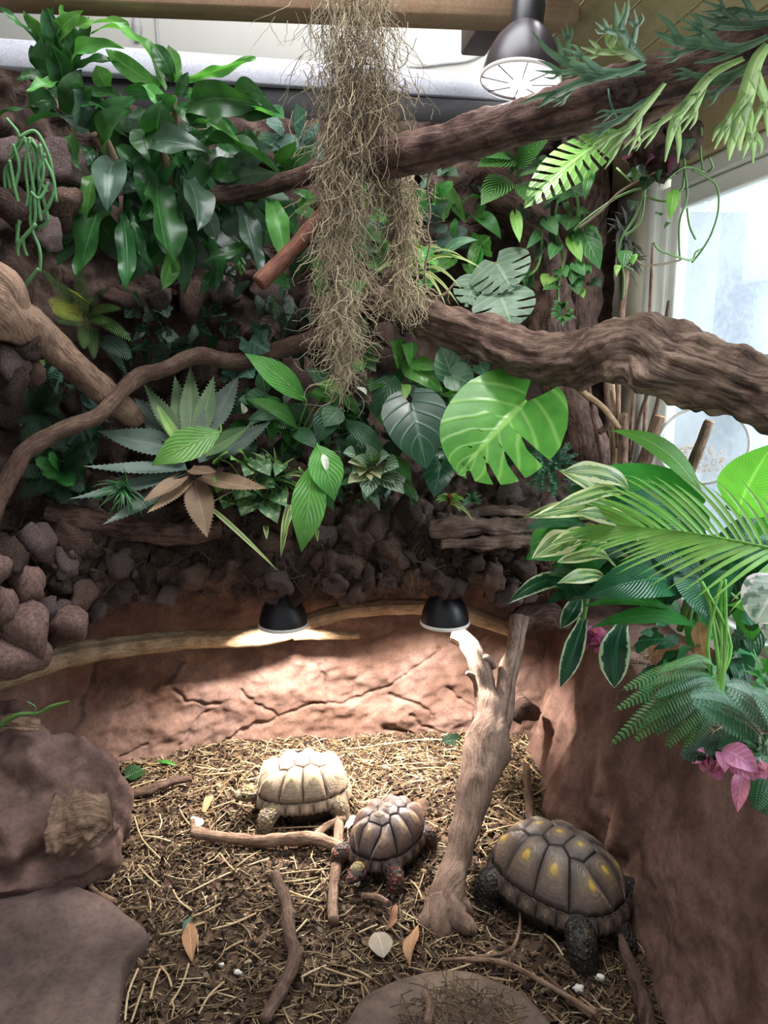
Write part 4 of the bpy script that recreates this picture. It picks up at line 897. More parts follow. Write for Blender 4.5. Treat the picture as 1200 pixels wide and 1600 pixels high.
M['till_dark'] = leafm('till_dark', '#2f332c', '#474a3e', None, 2, .1, 0, .1, rough=.6)
M['bud'] = leafm('bud', '#e8e6d8', '#f2f0e6', '#d0dcb8', 2, .1, .2, .1, rough=.5)
M['dry'] = leafm('dry', '#8a6440', '#a97f52', '#c29a6c', 7, .4, .4, .1, rough=.7)
M['dry_pale'] = leafm('dry_pale', '#a39a80', '#bdb298', '#cfc6ae', 7, .4, .3, .1, rough=.7)
M['red_tip'] = leafm('red_tip', '#a34a3a', '#bd6248', None, 2, .1, 0, .1, rough=.5)
M['moss'] = uramp('moss', [(0, '#4f4436'), (.4, '#8a7a62'), (.75, '#b3a284'), (1, '#cdbd9c')], .8)
def S(off, k): return lambda r: [off[0]+r[0]*k, off[1]+r[1]*k, off[0]+r[2]*k, off[1]+r[3]*k, r[4]*k]
s1, s3, s4, s5, s6, s7, s8 = S((0, 0), .41667), S((740, 0), .38333), S((0, 380), .35), S((360, 440), .36667), S((760, 380), .36667), S((780, 660), .4), S((420, 180), .28333)
RP = random.Random(21)

# ------------------------------------------------------------------ corn plants, top left
def cornplant(label, root, stem, leaves, Y):
    p = Plant('corn_plant', label, *root, Y, 'drac'); p.ST(stem, 7, 'stem_brown', 'stem')
    for r in leaves:
        m = r[5] if len(r) > 5 else 'drac'; dY = r[6] if len(r) > 6 else RP.uniform(-.12, -.02); kw = dict(bow=RP.uniform(.04, .2), wave=RP.uniform(.05, .11), wf=RP.uniform(9, 15), fold=RP.uniform(.15, .5), roll=RP.uniform(-.6, .6), twist=RP.uniform(-.9, .9), side=RP.uniform(-.08, .08), nl=22)
        if len(r) > 7: kw.update(r[7])
        r = (r[0], r[1], r[2]+(r[2]-r[0])*.14, r[3]+(r[3]-r[1])*.14, r[4]*1.04, *r[5:]); p.L(*s1(r), Yb=Y-.02, Yt=Y+dY, shape='strap', m=m, **kw)
    return p
cornplant('tall corn plant with upright leaves at the top left corner', (185, 265), [(185,265,2.42,8),(150,190,2.4,7),(95,110,2.38,7),(85,40,2.37,5)], [
 (200,230,165,55,75),(215,240,205,50,75),(245,210,232,42,55,'drac_light'),(258,230,322,82,50,'drac'),(215,310,165,150,105),(250,300,258,90,70),(165,200,0,48,38),(150,150,95,55,45,'drac_light'),(190,285,78,300,45),(230,290,115,335,55,'drac_light'),(265,110,455,88,42,'drac_light'),(260,255,440,190,60,'drac_light'),(280,260,430,242,50),(240,340,185,170,95),(205,405,0,437,30),(210,380,120,400,110),(230,440,115,470,110),(240,420,300,280,90),(180,200,300,60,60,'drac_light'),(150,260,120,180,55),(250,380,340,330,70),(190,130,170,40,60,'drac'),(230,130,260,60,50,'drac_light'),(260,520,240,640,60),(270,500,300,620,70)], 2.4)
cornplant('corn plant with broad arching leaves below the pale beam', (275, 265), [(275,265,2.46,7),(275,210,2.44,6),(272,150,2.42,5)], [
 (625,330,378,145,88,'drac_light',-.14,dict(bow=.1,arch=.2,roll=.2)),(600,325,420,200,70,'drac_light'),(650,305,578,180,66,'drac'),(665,310,635,185,50,'drac_light'),(690,300,928,222,40,'drac_light',-.1,dict(arch=.1,roll=.9)),(690,420,942,400,125,'drac',-.1,dict(bow=.14,roll=.1)),(705,345,992,430,45,'drac_light'),(685,365,805,352,30,'drac'),(700,480,885,570,70,'drac_light'),(400,330,365,255,75,'drac_light'),(640,420,590,360,70),(660,400,760,470,80,'drac'),(620,420,540,330,70,'drac_light'),(660,360,700,280,40),(600,360,480,340,60)], 2.44)
cornplant('corn plant with grey shiny leaves drooping in the middle', (180, 270), [(180,290,2.44,8),(178,258,2.42,8),(150,215,2.41,7)], [
 (430,600,405,770,125,'drac_grey',-.16),(400,570,485,430,140,'drac',-.12,dict(fold=.5)),(340,470,280,350,110,'drac_grey'),(430,420,300,395,90,'drac'),(390,745,305,1003,140,'drac',-.18),(455,800,472,1062,72,'drac',-.14),(490,790,565,1003,40,'drac'),(330,620,270,560,80),(420,620,500,700,60,'drac_grey'),(370,640,330,830,80,'drac_light'),(350,560,260,640,70),(480,380,340,350,80,'drac'),(330,480,500,380,90),(300,560,210,690,50),(230,680,260,770,70,'drac_grey'),(360,760,330,900,60)], 2.42)
cornplant('corn plant with large drooping leaves left of the thin branch', (265, 290), [(265,300,2.46,8),(262,260,2.44,7),(250,220,2.43,6)], [
 (580,520,605,395,125,'drac',-.1),(560,560,765,575,110,'drac_grey',-.16,dict(bow=.2)),(590,690,640,985,150,'drac_light',-.2,dict(m='drac')) if False else (590,690,640,985,150,'drac',-.2),(645,940,610,1072,66,'drac_light'),(700,670,735,845,125,'drac_grey',-.2),(745,770,805,890,70,'drac_grey'),(660,760,650,960,110,'drac'),(540,480,560,590,110,'drac'),(520,640,440,560,90),(560,640,470,720,60,'drac_grey'),(680,620,600,540,80),(640,600,700,520,70),(520,600,540,760,90),(600,760,530,820,60)], 2.44)
cornplant('corn plant with curling leaf tips above the thin branch', (340, 290), [(340,300,2.5,7),(330,270,2.48,6),(318,235,2.46,6)], [
 (760,560,1005,640,120,'drac',-.14),(790,650,925,640,90,'drac'),(850,690,1020,655,65,'drac_grey'),(900,770,962,995,90,'drac_grey',-.1),(1010,755,1060,955,85,'drac_light',-.12),(930,915,780,972,52,'drac'),(980,560,880,530,80),(880,620,1010,560,90,'drac_grey'),(760,640,720,540,80),(960,760,1000,870,80,'drac_grey'),(850,560,760,520,70)], 2.48)
# hanging mistletoe cactus
p = Plant('mistletoe_cactus', 'green mistletoe cactus hanging in thin strands at the left', 40, 215, 2.1, 'rhips')
for pts in [[(10,185),(30,215),(12,255),(15,290),(25,330),(28,395)],[(45,215),(55,250),(50,300),(48,350),(62,390),(62,425)],[(40,215),(25,240),(8,265),(12,310),(30,345)],[(50,220),(70,250),(85,290),(70,330),(40,338)],[(45,215),(55,230),(62,290),(70,320),(74,345),(58,358)],[(40,218),(48,265),(55,320),(52,355),(36,375),(42,400)],[(30,215),(55,205),(75,240),(82,270),(88,315)],[(56,350),(30,380),(28,400)],[(60,420),(45,438),(38,448)],[(48,300),(62,310),(76,285)],[(20,225),(30,260),(22,300),(20,345)],[(48,220),(40,260),(44,310),(30,350)],[(62,225),(68,270),(60,310),(64,345)],[(15,250),(22,290),(30,330),(26,380)],[(70,240),(60,275),(74,300)]]:
    p.ST([(x, y, 2.08+.01*i) for i, (x, y) in enumerate(pts)], 2.7, 'rhips', 'strand', 7, rough=.25, rs=60)
# geranium-like leaves and grass tuft on the wall
p = Plant('geranium', 'blue green lobed leaves beside the top of the moss', 455, 250, 2.72, 'geran')
for r in [(1050,470,1000,460,90),(1110,460,1150,420,120),(1040,520,1000,560,110),(1130,540,1180,560,110),(1150,490,1200,500,90),(1080,570,1040,620,90),(1180,540,1210,600,80),(1100,520,1090,590,120)]:
    p.LOB(*s1(r), Yb=2.66, Yt=2.62, stem=True, nl=5, deep=.2)
p = Plant('grass_tuft', 'small tuft of bright grass beside the geranium leaves', 390, 235, 2.62, 'grass')
for i in range(22):
    a = RP.uniform(-1.1, 1.1); l = RP.uniform(20, 42); p.L(388+RP.uniform(-6, 6), 236, 392+l*math.sin(a), 236-l*math.cos(a), 4, Yt=2.6+RP.uniform(-.05, .05), shape='grass', nl=5, nw=1, arch=.05)
p = Plant('birds_nest_fern', 'broad glossy upright leaves left of the moss strands', 470, 300, 2.66, 'lily')
for r in [(1060,660,1110,530,100,'lily'),(1060,660,1200,560,90,'drac'),(1130,780,1190,740,70,'lily_light'),(1100,800,1180,760,80,'lily_light'),(1180,760,1100,720,50,'lily'),(1150,800,1050,800,60,'lily_dark')]:
    p.L(*s1(r), Yb=2.66, Yt=2.58, shape='ovate', m=r[5])
p = Plant('birds_nest_fern', 'strap leaved fern half hidden behind the moss', 510, 400, 2.64, 'lily')
for r in [(300,940,235,640+120,60,'lily_light'),(330,1000,250,860,90,'lily'),(440,820,540,700,110,'lily'),(480,700,620,760,90,'lily_dark'),(560,560,660,590,60,'lily_light'),(520,780,600,860,70,'lily'),(400,900,500,960,90,'lily_light'),(280,1040,260,880,60,'lily_light'),(500,640,640,700,80,'lily'),(360,760,420,640,80,'lily_dark'),(520,520,560,440,60,'lily_light'),(600,800,660,700,60,'lily')]:
    p.L(*s8(r), Yb=2.66, Yt=2.6, shape='strap', m=r[5], bow=.1)
# ferns and grasses behind the moss, upper middle
p = Plant('sword_fern', 'bright broad fern fronds right of the moss', 655, 340, 2.74, 'fern_bright')
for r, m in [((800,600,850,400,60),'fern_bright'),((780,560,770,420,50),'fern_bright'),((920,470,1020,370,45),'fern_bright'),((930,460,900,380,40),'fern_bright')]:
    p.FR(*s8(r), Yt=2.68, n=13, pw=.7, m=m)
p = Plant('blue_fern', 'dusky blue green fern below the bright fronds', 680, 380, 2.76, 'fern_blue')
for r in [(900,600,960,500,50),(910,620,980,640,45),(920,680,1040,700,60),(960,680,1100,640,55),(900,600,860,480,50),(950,700,930,760,40),(900,560,1000,470,40)]:
    p.FR(*s8(r), Yt=2.7, n=15, pw=.55)
p = Plant('wall_vine', 'small silvery veined leaves under the upper branch', 695, 275, 2.8, 'heart_grey')
for r in [(980,310,1050,340,70),(970,300,930,340,60),(960,290,1000,275,50),(850,340,800,300,60),(870,360,840,420,50)]:
    p.L(*s8(r), Yb=2.76, Yt=2.72, shape='heart', stem=True)
p = Plant('spider_plant', 'spider plant with arching striped leaves behind the thick branch', 640, 432, 2.66, 'grass_var')
for r in [(800,880,1180,850,26),(820,860,1150,830,22),(800,890,1070,970,26),(790,900,1050,1050,26),(780,890,980,1060,24),(790,880,600,870,26),(760,890,520,940,12),(830,860,1080,790,20),(820,850,960,740,30),(770,850,690,760,24),(800,840,780,640,24),(810,850,870,640,20),(760,900,640,960,20),(820,890,1020,1010,20),(790,860,860,760,30),(770,860,720,800,40)]:
    p.L(*s8(r), Yb=2.68, Yt=2.52, shape='grass', arch=.12, nw=1, roll=RP.uniform(-.3, .3))
for r, m in [((940,810,1155,690,70),'heart_grey')]: p.L(*s8(r), Yb=2.66, Yt=2.6, shape='ovate', m=m, arch=.12)
# grey monstera leaves
p = Plant('monstera', 'two pale grey green monstera leaves above the thick branch', 795, 470, 2.72, 'mon_grey')
p.FEN(775,410,800,455,100, Yb=2.6, Yt=2.54, nspl=4, roll=.2); p.FEN(782,462,800,515,100, Yb=2.56, Yt=2.5, nspl=4, m='mon_grey'); p.FEN(742,440,728,480,60, Yb=2.62, Yt=2.58, nspl=3)
p.ST([(795,470,2.72),(780,445,2.64),(775,410,2.6)], 2.5); p.ST([(795,470,2.72),(788,468,2.62),(782,462,2.56)], 2.5)
# calathea
p = Plant('calathea', 'dark green calathea leaves with bright yellow green stripes', 800, 270, 2.62, 'calathea')
for r in [(165,650,15,680,120),(150,640,20,640,80),(175,680,320,548,110),(140,730,30,838,125),(195,700,300,690,95),(190,745,240,840,85),(240,690,310,650,70),(150,600,190,570,60)]:
    p.L(*s3(r), Yb=2.6, Yt=2.5, shape='ovate', stem=True, bow=.08, fold=.2)
# split-leaf philodendron
p = Plant('split_philodendron', 'light green deeply split leaf hanging below the upper branch', 945, 215, 2.3, 'split')
p.FEN(*s3((560,560,205,850,190)), Yb=2.25, Yt=2.12, nspl=9, depth=.22, lobe=.1, slant=.25, gap=.35, shape='ovate', holes=False, bow=.08)
p.L(*s3((480,690,452,815,48)), Yb=2.25, Yt=2.2, shape='ovate', m='pothos'); p.FEN(*s3((560,560,430,590,110)), Yb=2.3, Yt=2.2, nspl=5, depth=.2, lobe=.1, gap=.35, shape='ovate', holes=False)
p.ST([(945,215,2.3),(950,205,2.26),(955,214,2.25)], 2.5)
# pothos vines on the post
p = Plant('pothos', 'trailing pothos vine with heart leaves on the bark post', 880, 290, 2.62, 'pothos')
p.ST([(880,290,2.62),(868,330,2.6),(872,370,2.6),(880,410,2.58),(872,450,2.56),(875,500,2.54)], 2.2); p.ST([(900,300,2.62),(905,350,2.6),(900,400,2.58),(905,440,2.57)], 2.2)
p.ST([(845,340,2.66),(846,390,2.64),(838,420,2.62),(820,434,2.6)], 2.)
for r in [(380,780,340,830,80),(400,780,450,800,90),(300,900,340,960,70),(340,1000,310,1060,60),(400,890,380,940,90),(400,980,440,1070,60,'pothos_light'),(450,950,515,1100,100),(500,960,470,930,60),(350,1100,380,1130,70),(410,1100,400,1160,60),(440,1090,480,1120,60),(310,1130,285,1170,70,'pothos_light'),(170,880,188,990,50,'pothos_light'),(440,700,470,800,50),(420,1130,430,1180,60),(360,920,330,880,60),(300,820,350,800,60),(460,860,420,880,60),(520,1000,500,960,50),(480,1150,520,1170,60,'ivy_dark')]:
    p.L(*s3(r), Yb=2.58, Yt=2.53, shape='heart', m=r[5] if len(r) > 5 else None, bow=.1)
for r in [(300,180,240,200,60),(300,150,330,130,60),(380,170,390,220,60),(410,130,440,110,60),(400,200,415,235,40,'pothos_light'),(380,90,420,140,60)]:
    p.L(*s6(r), Yb=2.56, Yt=2.52, shape='heart', m=r[5] if len(r) > 5 else 'pothos', bow=.1)
p = Plant('succulent', 'leafy green rosette hanging at the end of the pothos vine', 880, 490, 2.54, 'heart_green')
for i in range(26):
    a = RP.uniform(0, 6.28); l = RP.uniform(10, 24); p.L(880+4*math.cos(a), 488+6*math.sin(a), 880+l*math.cos(a), 488+l*1.1*math.sin(a), 8, Yt=2.5, nl=6, nw=1, m='pothos')
# dark spiky bromeliad by the window
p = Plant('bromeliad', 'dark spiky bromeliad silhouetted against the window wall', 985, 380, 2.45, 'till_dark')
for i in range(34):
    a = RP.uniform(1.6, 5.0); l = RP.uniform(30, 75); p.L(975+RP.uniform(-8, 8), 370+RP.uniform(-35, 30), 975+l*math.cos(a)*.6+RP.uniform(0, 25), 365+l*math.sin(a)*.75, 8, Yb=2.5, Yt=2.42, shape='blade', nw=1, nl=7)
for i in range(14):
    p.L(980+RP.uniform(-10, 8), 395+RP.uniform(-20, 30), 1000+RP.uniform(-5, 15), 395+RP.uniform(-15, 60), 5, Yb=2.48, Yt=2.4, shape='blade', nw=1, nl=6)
# clump of roots and vines hanging from the upper branch
p = Plant('epiphyte', 'dark epiphyte clump with trailing vines hanging before the window', 1020, 235, 2.0, 'pothos')
mb = MB()
for i in range(5): blob(mb, P(1000+i*18, 225+RP.uniform(-18, 30), 2.0), (.035, .035, .045), i, .5, 3, 3)
mb.build('root_ball', M['bark_dark'], p.root)
for pts in [[(700,770),(660,880),(600,980),(590,1060),(650,1100)],[(720,760),(640,780),(560,820),(450,900),(410,940)],[(860,690),(870,800),(840,900),(838,1000),(842,1060)],[(890,690),(985,750),(998,850),(970,950),(930,1020),(890,1070)],[(735,990),(760,1020),(840,1050),(890,1060),(905,1030),(930,1015)],[(780,740),(860,680),(940,700)],[(930,520),(925,620),(935,690)],[(650,1040),(690,1080),(780,1075),(845,1060)],[(870,850),(880,920),(905,975)],[(740,700),(600,780),(520,860),(430,930)],[(600,1060),(612,1130),(608,1220)],[(700,760),(680,900),(620,960)],[(960,640),(975,680),(955,700)],[(850,600),(860,680),(850,780)],[(850,770),(780,820),(700,800)],[(640,740),(600,700),(585,685)]]:
    p.ST([(740+x*.38333, y*.38333, 1.98+.02*i) for i, (x, y) in enumerate(pts)], 1.7, 'stem_brown' if len(pts) == 4 else 'stem_green', 'tendril', 6)
for r, m in [((820,770,800,900,55),'pothos_light'),((640,700,700,720,80),'ivy_dark'),((660,820,640,860,60),'ivy_dark'),((700,680,740,640,70),'purple'),((640,640,660,600,90),'purple'),((620,1020,610,1095,60),'pothos'),((690,690,650,740,70),'pothos'),((760,750,770,690,60),'ivy_dark'),((760,880,740,875,30),'pothos'),((800,910,775,935,20),'pothos'),((880,560,860,640,60),'ivy_dark'),((640,1040,650,1080,50),'pothos_light'),((720,720,690,780,70),'ivy_dark'),((790,700,830,640,60),'purple'),((660,610,600,640,60),'ivy_dark'),((590,1080,580,1130,30),'pothos_light')]:
    p.L(*s3(r), Yb=1.98, Yt=1.93, shape='ovate', m=m)
branch('stick', 'short tan stub under the staghorn fern', 'stick', [(1100,135,1.76,7),(1050,165,1.78,9),(1010,188,1.8,8),(1000,212,1.8,5)], 'bark_tan', 10, 5, .2, 25, .1, 20.)

# ------------------------------------------------------------------ staghorn ferns
def stagfrond(mb, pts, w, forks, N, tw=1.):
    """flat antler: ribbon along pts with forked side prongs"""
    def ribbon(q, ws, us):
        q2, w2 = spline(q, ws, 4); m = len(q2); vs = []; uv = []
        for i in range(m):
            tg = (q2[min(i+1, m-1)]-q2[max(i-1, 0)]).normalized(); s = tg.cross(N).normalized(); n_ = s.cross(tg).normalized()
            for k, h in ((-1, .18), (-.5, .0), (.5, .0), (1, .18)): vs.append(q2[i]+s*(k*w2[i]*.5)+n_*(h*w2[i])); uv.append((us, .5+.45*k))
        mb.add(vs, [(i*4+k, (i+1)*4+k, (i+1)*4+k+1, i*4+k+1) for i in range(m-1) for k in range(3)], uv)
    n = len(pts); ribbon(pts, [w*.8*(.35+.9*math.sin(math.pi*min(1, .1+.75*i/(n-1))))*(1 if i < n-1 else .25) for i in range(n)], .4)
    for t, ang, ln, sub in forks:
        i = min(int(t*(n-1)), n-2); b = pts[i].lerp(pts[i+1], t*(n-1)-i); tg = (pts[i+1]-pts[i]).normalized(); o = Quaternion(N, ang) @ tg
        ln *= 1.3; mid = b+o*ln*.5+tg*ln*.12; tip = b+o*ln*.75+tg*ln*.55
        ribbon([b-tg*w*.3, mid, tip], [w*.75, w*.5, w*.1], .6)
        if sub:
            o2 = Quaternion(N, -ang*.7) @ (tip-mid).normalized(); ribbon([mid, mid+o2*ln*.25, mid+o2*ln*.3+tg*ln*.25], [w*.5, w*.35, w*.08], .8)
            o3 = Quaternion(N, ang*.9) @ (tip-mid).normalized(); ribbon([mid, mid+o3*ln*.28, mid+o3*ln*.35+tg*ln*.2], [w*.5, w*.3, w*.08], .8)
def stag(label, root, Y, fronds):
    p = Plant('staghorn_fern', label, *root, Y, 'stag')
    for pts, wpx, forks, m in fronds:
        q = [P(740+x*.38333, y*.38333, y2) for x, y, y2 in pts]; N = ((CAM-q[0]).normalized()*.8+Z*.35).normalized(); mb = MB()
        k = .38333*ppm(q[0]); stagfrond(mb, q, wpx*k, [(t, a, l*k, s) for t, a, l, s in forks], N); mb.build('frond', M[m], p.root)
    mb = MB(); c = P(root[0], root[1], Y+.02); blob(mb, c+V((0, .03, -.02)), (.022, .02, .03), 3, .4, 2, 3); mb.build('shield_frond', M['bark_dark'], p.root)
stag('staghorn fern with forked fronds beside the upper lamp', (985, 115), 1.72, [
 ([(700,260,1.7),(600,300,1.66),(480,290,1.62),(380,250,1.6),(340,150,1.6)], 42, [(.45,-.9,120,1),(.6,.9,150,1),(.75,.8,110,0),(.8,-.8,70,1),(.3,.8,100,0)], 'stag'),
 ([(700,300,1.7),(560,310,1.66),(440,340,1.63),(330,390,1.6),(262,440,1.6)], 36, [(.6,.7,90,1),(.75,-.7,90,0),(.4,-.8,110,1)], 'stag'),
 ([(700,250,1.72),(640,190,1.74),(600,120,1.76),(575,10,1.78)], 40, [(.35,-.9,110,1),(.6,.9,90,1),(.7,-.8,80,0)], 'stag'),
 ([(690,230,1.75),(640,230,1.78),(560,170,1.8),(560,100,1.8)], 50, [(.5,.9,110,1),(.7,-.7,90,0)], 'stag_light'),
 ([(780,340,1.68),(700,440,1.64),(620,540,1.6),(515,655,1.58)], 34, [(.45,.6,150,1),(.6,-.5,140,1),(.75,.5,90,0)], 'stag_light'),
 ([(760,380,1.7),(660,440,1.68),(580,500,1.66),(480,520,1.65)], 30, [(.4,-.7,110,1),(.7,.6,80,1)], 'stag')])
stag('large staghorn fern spreading its antlers at the top right edge', (1195, 55), 1.6, [
 ([(1200,150,1.58),(1080,200,1.56),(940,180,1.55),(830,170,1.55),(735,130,1.56)], 46, [(.4,-.8,130,1),(.55,.8,120,1),(.75,-.8,90,0),(.25,.9,140,0)], 'stag'),
 ([(1200,180,1.56),(1150,260,1.53),(1110,400,1.5),(1080,520,1.48),(1085,615,1.46)], 66, [(.35,.7,200,1),(.5,-.5,150,1),(.6,.6,160,1),(.75,-.5,90,0)], 'stag_light'),
 ([(1100,240,1.58),(980,300,1.55),(900,390,1.53),(820,500,1.52),(780,660,1.5)], 44, [(.4,.5,160,1),(.6,-.5,160,1),(.75,.5,110,0)], 'stag_light'),
 ([(1200,100,1.62),(1100,110,1.62),(980,100,1.64),(900,55,1.66)], 40, [(.4,-.8,120,1),(.6,.8,90,1)], 'stag'),
 ([(1250,60,1.6),(1150,70,1.62),(1060,50,1.64),(970,60,1.66)], 40, [(.4,-.9,120,1),(.6,.7,90,1)], 'stag'),
 ([(1200,210,1.58),(1080,300,1.56),(960,330,1.55),(880,300,1.55)], 44, [(.4,.8,160,1),(.65,-.7,110,1)], 'stag')])
mb = MB(); tube(mb, [P(952,118,1.86), P(951,140,1.81), P(956,168,1.8), P(965,186,1.83)], .003, 6, 4); tag(mb.build('plant_tie', M['geran']), 'thin green tie wrapped round the upper branch', 'tie')

# ------------------------------------------------------------------ hanging moss
def mossclump(label, spans, n, seed, R0):
    rr = random.Random(seed); mb = MB()
    for i in range(n):
        sp = rr.choices(spans, [s[7] for s in spans])[0]; x0, x1, y0, y1, Y, curl, spread, _ = sp
        x = rr.gauss((x0+x1)/2, (x1-x0)*.23); y = rr.uniform(y0, y1); L = rr.uniform(.05, .17); q = P(x, y, Y+rr.gauss(0, spread))
        pts = [q]; a = rr.uniform(0, 6.28); d = V((math.cos(a)*.5, math.sin(a)*.5, -1)).normalized(); m = 7; u = min(1, max(0, rr.gauss(.42, .2)+.35*sm((y-180)/300)))
        for k in range(m):
            d = (d+V((rr.gauss(0, curl), rr.gauss(0, curl), rr.gauss(-.12, curl*.8)))).normalized(); pts.append(pts[-1]+d*L/m)
        r = R0*rr.uniform(.7, 1.3); sd = V((rr.gauss(0, 1), rr.gauss(0, 1), 0)).normalized(); vs = []
        for k, p_ in enumerate(pts):
            tg = (pts[min(k+1, m)]-pts[max(k-1, 0)]).normalized(); s_ = tg.cross(sd).normalized() if tg.cross(sd).length > .01 else V((1, 0, 0)); b_ = tg.cross(s_); rk = r*(1-.6*k/m)
            for t in range(3): vs.append(p_+s_*(rk*math.cos(t*2.094))+b_*(rk*math.sin(t*2.094)))
        mb.add(vs, [(k*3+t, k*3+(t+1) % 3, (k+1)*3+(t+1) % 3, (k+1)*3+t) for k in range(m) for t in range(3)], [(u, 0)]*len(vs))
    return tag(mb.build('spanish_moss', M['moss']), label, 'moss', kind='stuff')
mossclump('thick curtain of curly grey moss hanging from the roof beam', [(485,625,-40,120,2.28,.35,.04,1.6),(488,650,100,215,2.28,.38,.045,1.6),(490,585,200,330,2.28,.40,.045,1.35),(492,572,320,460,2.3,.42,.04,1.2),(500,565,450,540,2.32,.5,.04,.65),(510,560,530,600,2.33,.6,.035,.3)], 3100, 3, .0013)
mossclump('narrow pale moss strand dangling onto the thick branch', [(600,655,262,330,2.36,.45,.02,.4),(610,644,300,460,2.38,.42,.014,1.3),(600,670,445,470,2.4,.8,.03,.35),(575,640,275,305,2.36,.6,.02,.2)], 900, 4, .0013)
p = Plant('moss_strand', 'single thin pale tendril hanging right of the narrow moss', 668, 262, 2.3, 'moss', 'moss')
p.ST([(676,262,2.3),(668,290,2.32),(672,330,2.33),(668,360,2.34),(672,380,2.34),(664,420,2.36),(668,455,2.38),(690,462,2.36),(712,440,2.34)], 1.6, 'moss', 'tendril', 5)
p.ST([(672,300,2.32),(680,285,2.31),(678,310,2.32)], 1.4, 'moss', 'tendril', 5)
# ------------------------------------------------------------------ left wall: ferns and ivy
p = Plant('boston_fern', 'yellow green fern growing on the wall at the left', 133, 500, 2.42, 'fern_green')
for r, m in [((380,350,340,40,36),'fern_green'),((350,330,185,115,30),'fern_green'),((370,300,215,270,60),'fern_yellow'),((380,330,230,300,55),'fern_yellow'),((360,280,330,220,60),'fern_yellow'),((390,330,540,295,38),'fern_green'),((400,330,590,440,38),'fern_green'),((380,360,375,475,36),'fern_green'),((410,370,420,520,32),'fern_green'),((440,420,585,520,55),'fern_blue'),((400,320,495,195,32),'fern_dark'),((390,360,250,350,36),'fern_green'),((420,400,570,590,30),'fern_dark'),((380,340,420,250,40),'fern_green'),((330,290,270,180,30),'fern_green'),((390,350,480,360,40),'fern_green')]:
    p.FR(*s4(r), Yb=2.42, Yt=2.32, n=24, pw=.34, m=m)
def ivy(label, root, Y, leaves, conv, m='ivy_dark', nl=5, deep=.28, name='ivy'):
    p = Plant(name, label, *root, Y, m)
    for r in leaves: p.LOB(*conv(r), Yb=Y-.03, Yt=Y-.06, stem=True, m=r[5] if len(r) > 5 else m, nl=nl, deep=deep, roll=RP.uniform(-.4, .4))
    return p
ivy('dark ivy leaves on the rock below the corn plants', (240, 490), 2.74, [(600,290,560,330,90),(620,250,590,230,80),(700,300,640,350,100),(720,280,750,330,90),(640,370,620,410,70),(730,380,720,440,80),(760,400,765,465,70,'mon_grey'),(690,260,740,260,70),(560,300,540,290,60)], s4)
ivy('small dark ivy below the moss on the left wall', (340, 490), 2.8, [(900,300,880,330,70),(950,280,990,260,80),(960,310,1010,320,80),(1000,350,1040,340,60),(1010,400,980,380,60),(1020,390,1070,420,70),(930,330,900,280,60),(990,110,1010,150,50),(1040,120,1010,130,50)], s4)
ivy('grey green ivy draped over the end of the vine branch', (400, 540), 2.56, [(1130,440,1200,480,150,'geran'),(1110,460,1070,470,100,'geran'),(1150,420,1160,390,90,'geran'),(1040,570,990,580,80,'geran'),(1100,570,1130,600,90,'geran'),(1010,600,1000,620,60,'geran')], s4)
p = Plant('purple_plant', 'dark purple leaves below the corn plant', 232, 408, 2.66, 'purple')
for r in [(560,960,520,1020,60),(560,970,600,1000,70),(560,960,580,930,50),(550,1000,560,1040,60),(540,980,500,990,50)]: p.L(*s1(r), Yt=2.6, shape='ovate', stem=True)
p = Plant('wall_plant', 'small tufted dark plant on the rock right of the corn plants', 350, 425, 2.78, 'ivy_dark')
for i in range(26):
    a = RP.uniform(0, 6.28); l = RP.uniform(8, 26); p.L(352+5*math.cos(a), 425+5*math.sin(a), 352+l*math.cos(a), 425+l*.8*math.sin(a), 7, Yt=2.72, nl=5, nw=1, m=RP.choice(('ivy_dark', 'ivy_dark', 'agave_brown')))
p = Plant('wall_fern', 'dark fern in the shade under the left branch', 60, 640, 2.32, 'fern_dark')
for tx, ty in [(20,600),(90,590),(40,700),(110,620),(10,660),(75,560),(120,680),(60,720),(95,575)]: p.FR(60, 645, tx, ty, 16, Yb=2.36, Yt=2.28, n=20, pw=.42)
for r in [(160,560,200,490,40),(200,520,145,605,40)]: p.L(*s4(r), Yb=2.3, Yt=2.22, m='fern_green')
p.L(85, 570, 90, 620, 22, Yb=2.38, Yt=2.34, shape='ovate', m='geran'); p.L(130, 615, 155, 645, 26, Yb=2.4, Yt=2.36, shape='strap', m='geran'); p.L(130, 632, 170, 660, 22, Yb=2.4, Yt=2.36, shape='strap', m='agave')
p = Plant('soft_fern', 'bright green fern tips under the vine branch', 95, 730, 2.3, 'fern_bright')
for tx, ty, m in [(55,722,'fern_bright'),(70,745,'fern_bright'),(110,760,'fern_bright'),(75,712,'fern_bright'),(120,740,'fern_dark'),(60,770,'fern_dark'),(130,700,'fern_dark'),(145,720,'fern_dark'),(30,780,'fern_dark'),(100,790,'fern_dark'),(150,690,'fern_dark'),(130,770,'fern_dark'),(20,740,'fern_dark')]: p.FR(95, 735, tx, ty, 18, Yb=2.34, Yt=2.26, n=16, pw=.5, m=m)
p.L(40, 750, 125, 790, 30, Yb=2.34, Yt=2.3, m='fern_dark'); p.L(30, 690, 90, 670, 50, Yb=2.42, Yt=2.4, shape='round', m='ivy_dark')

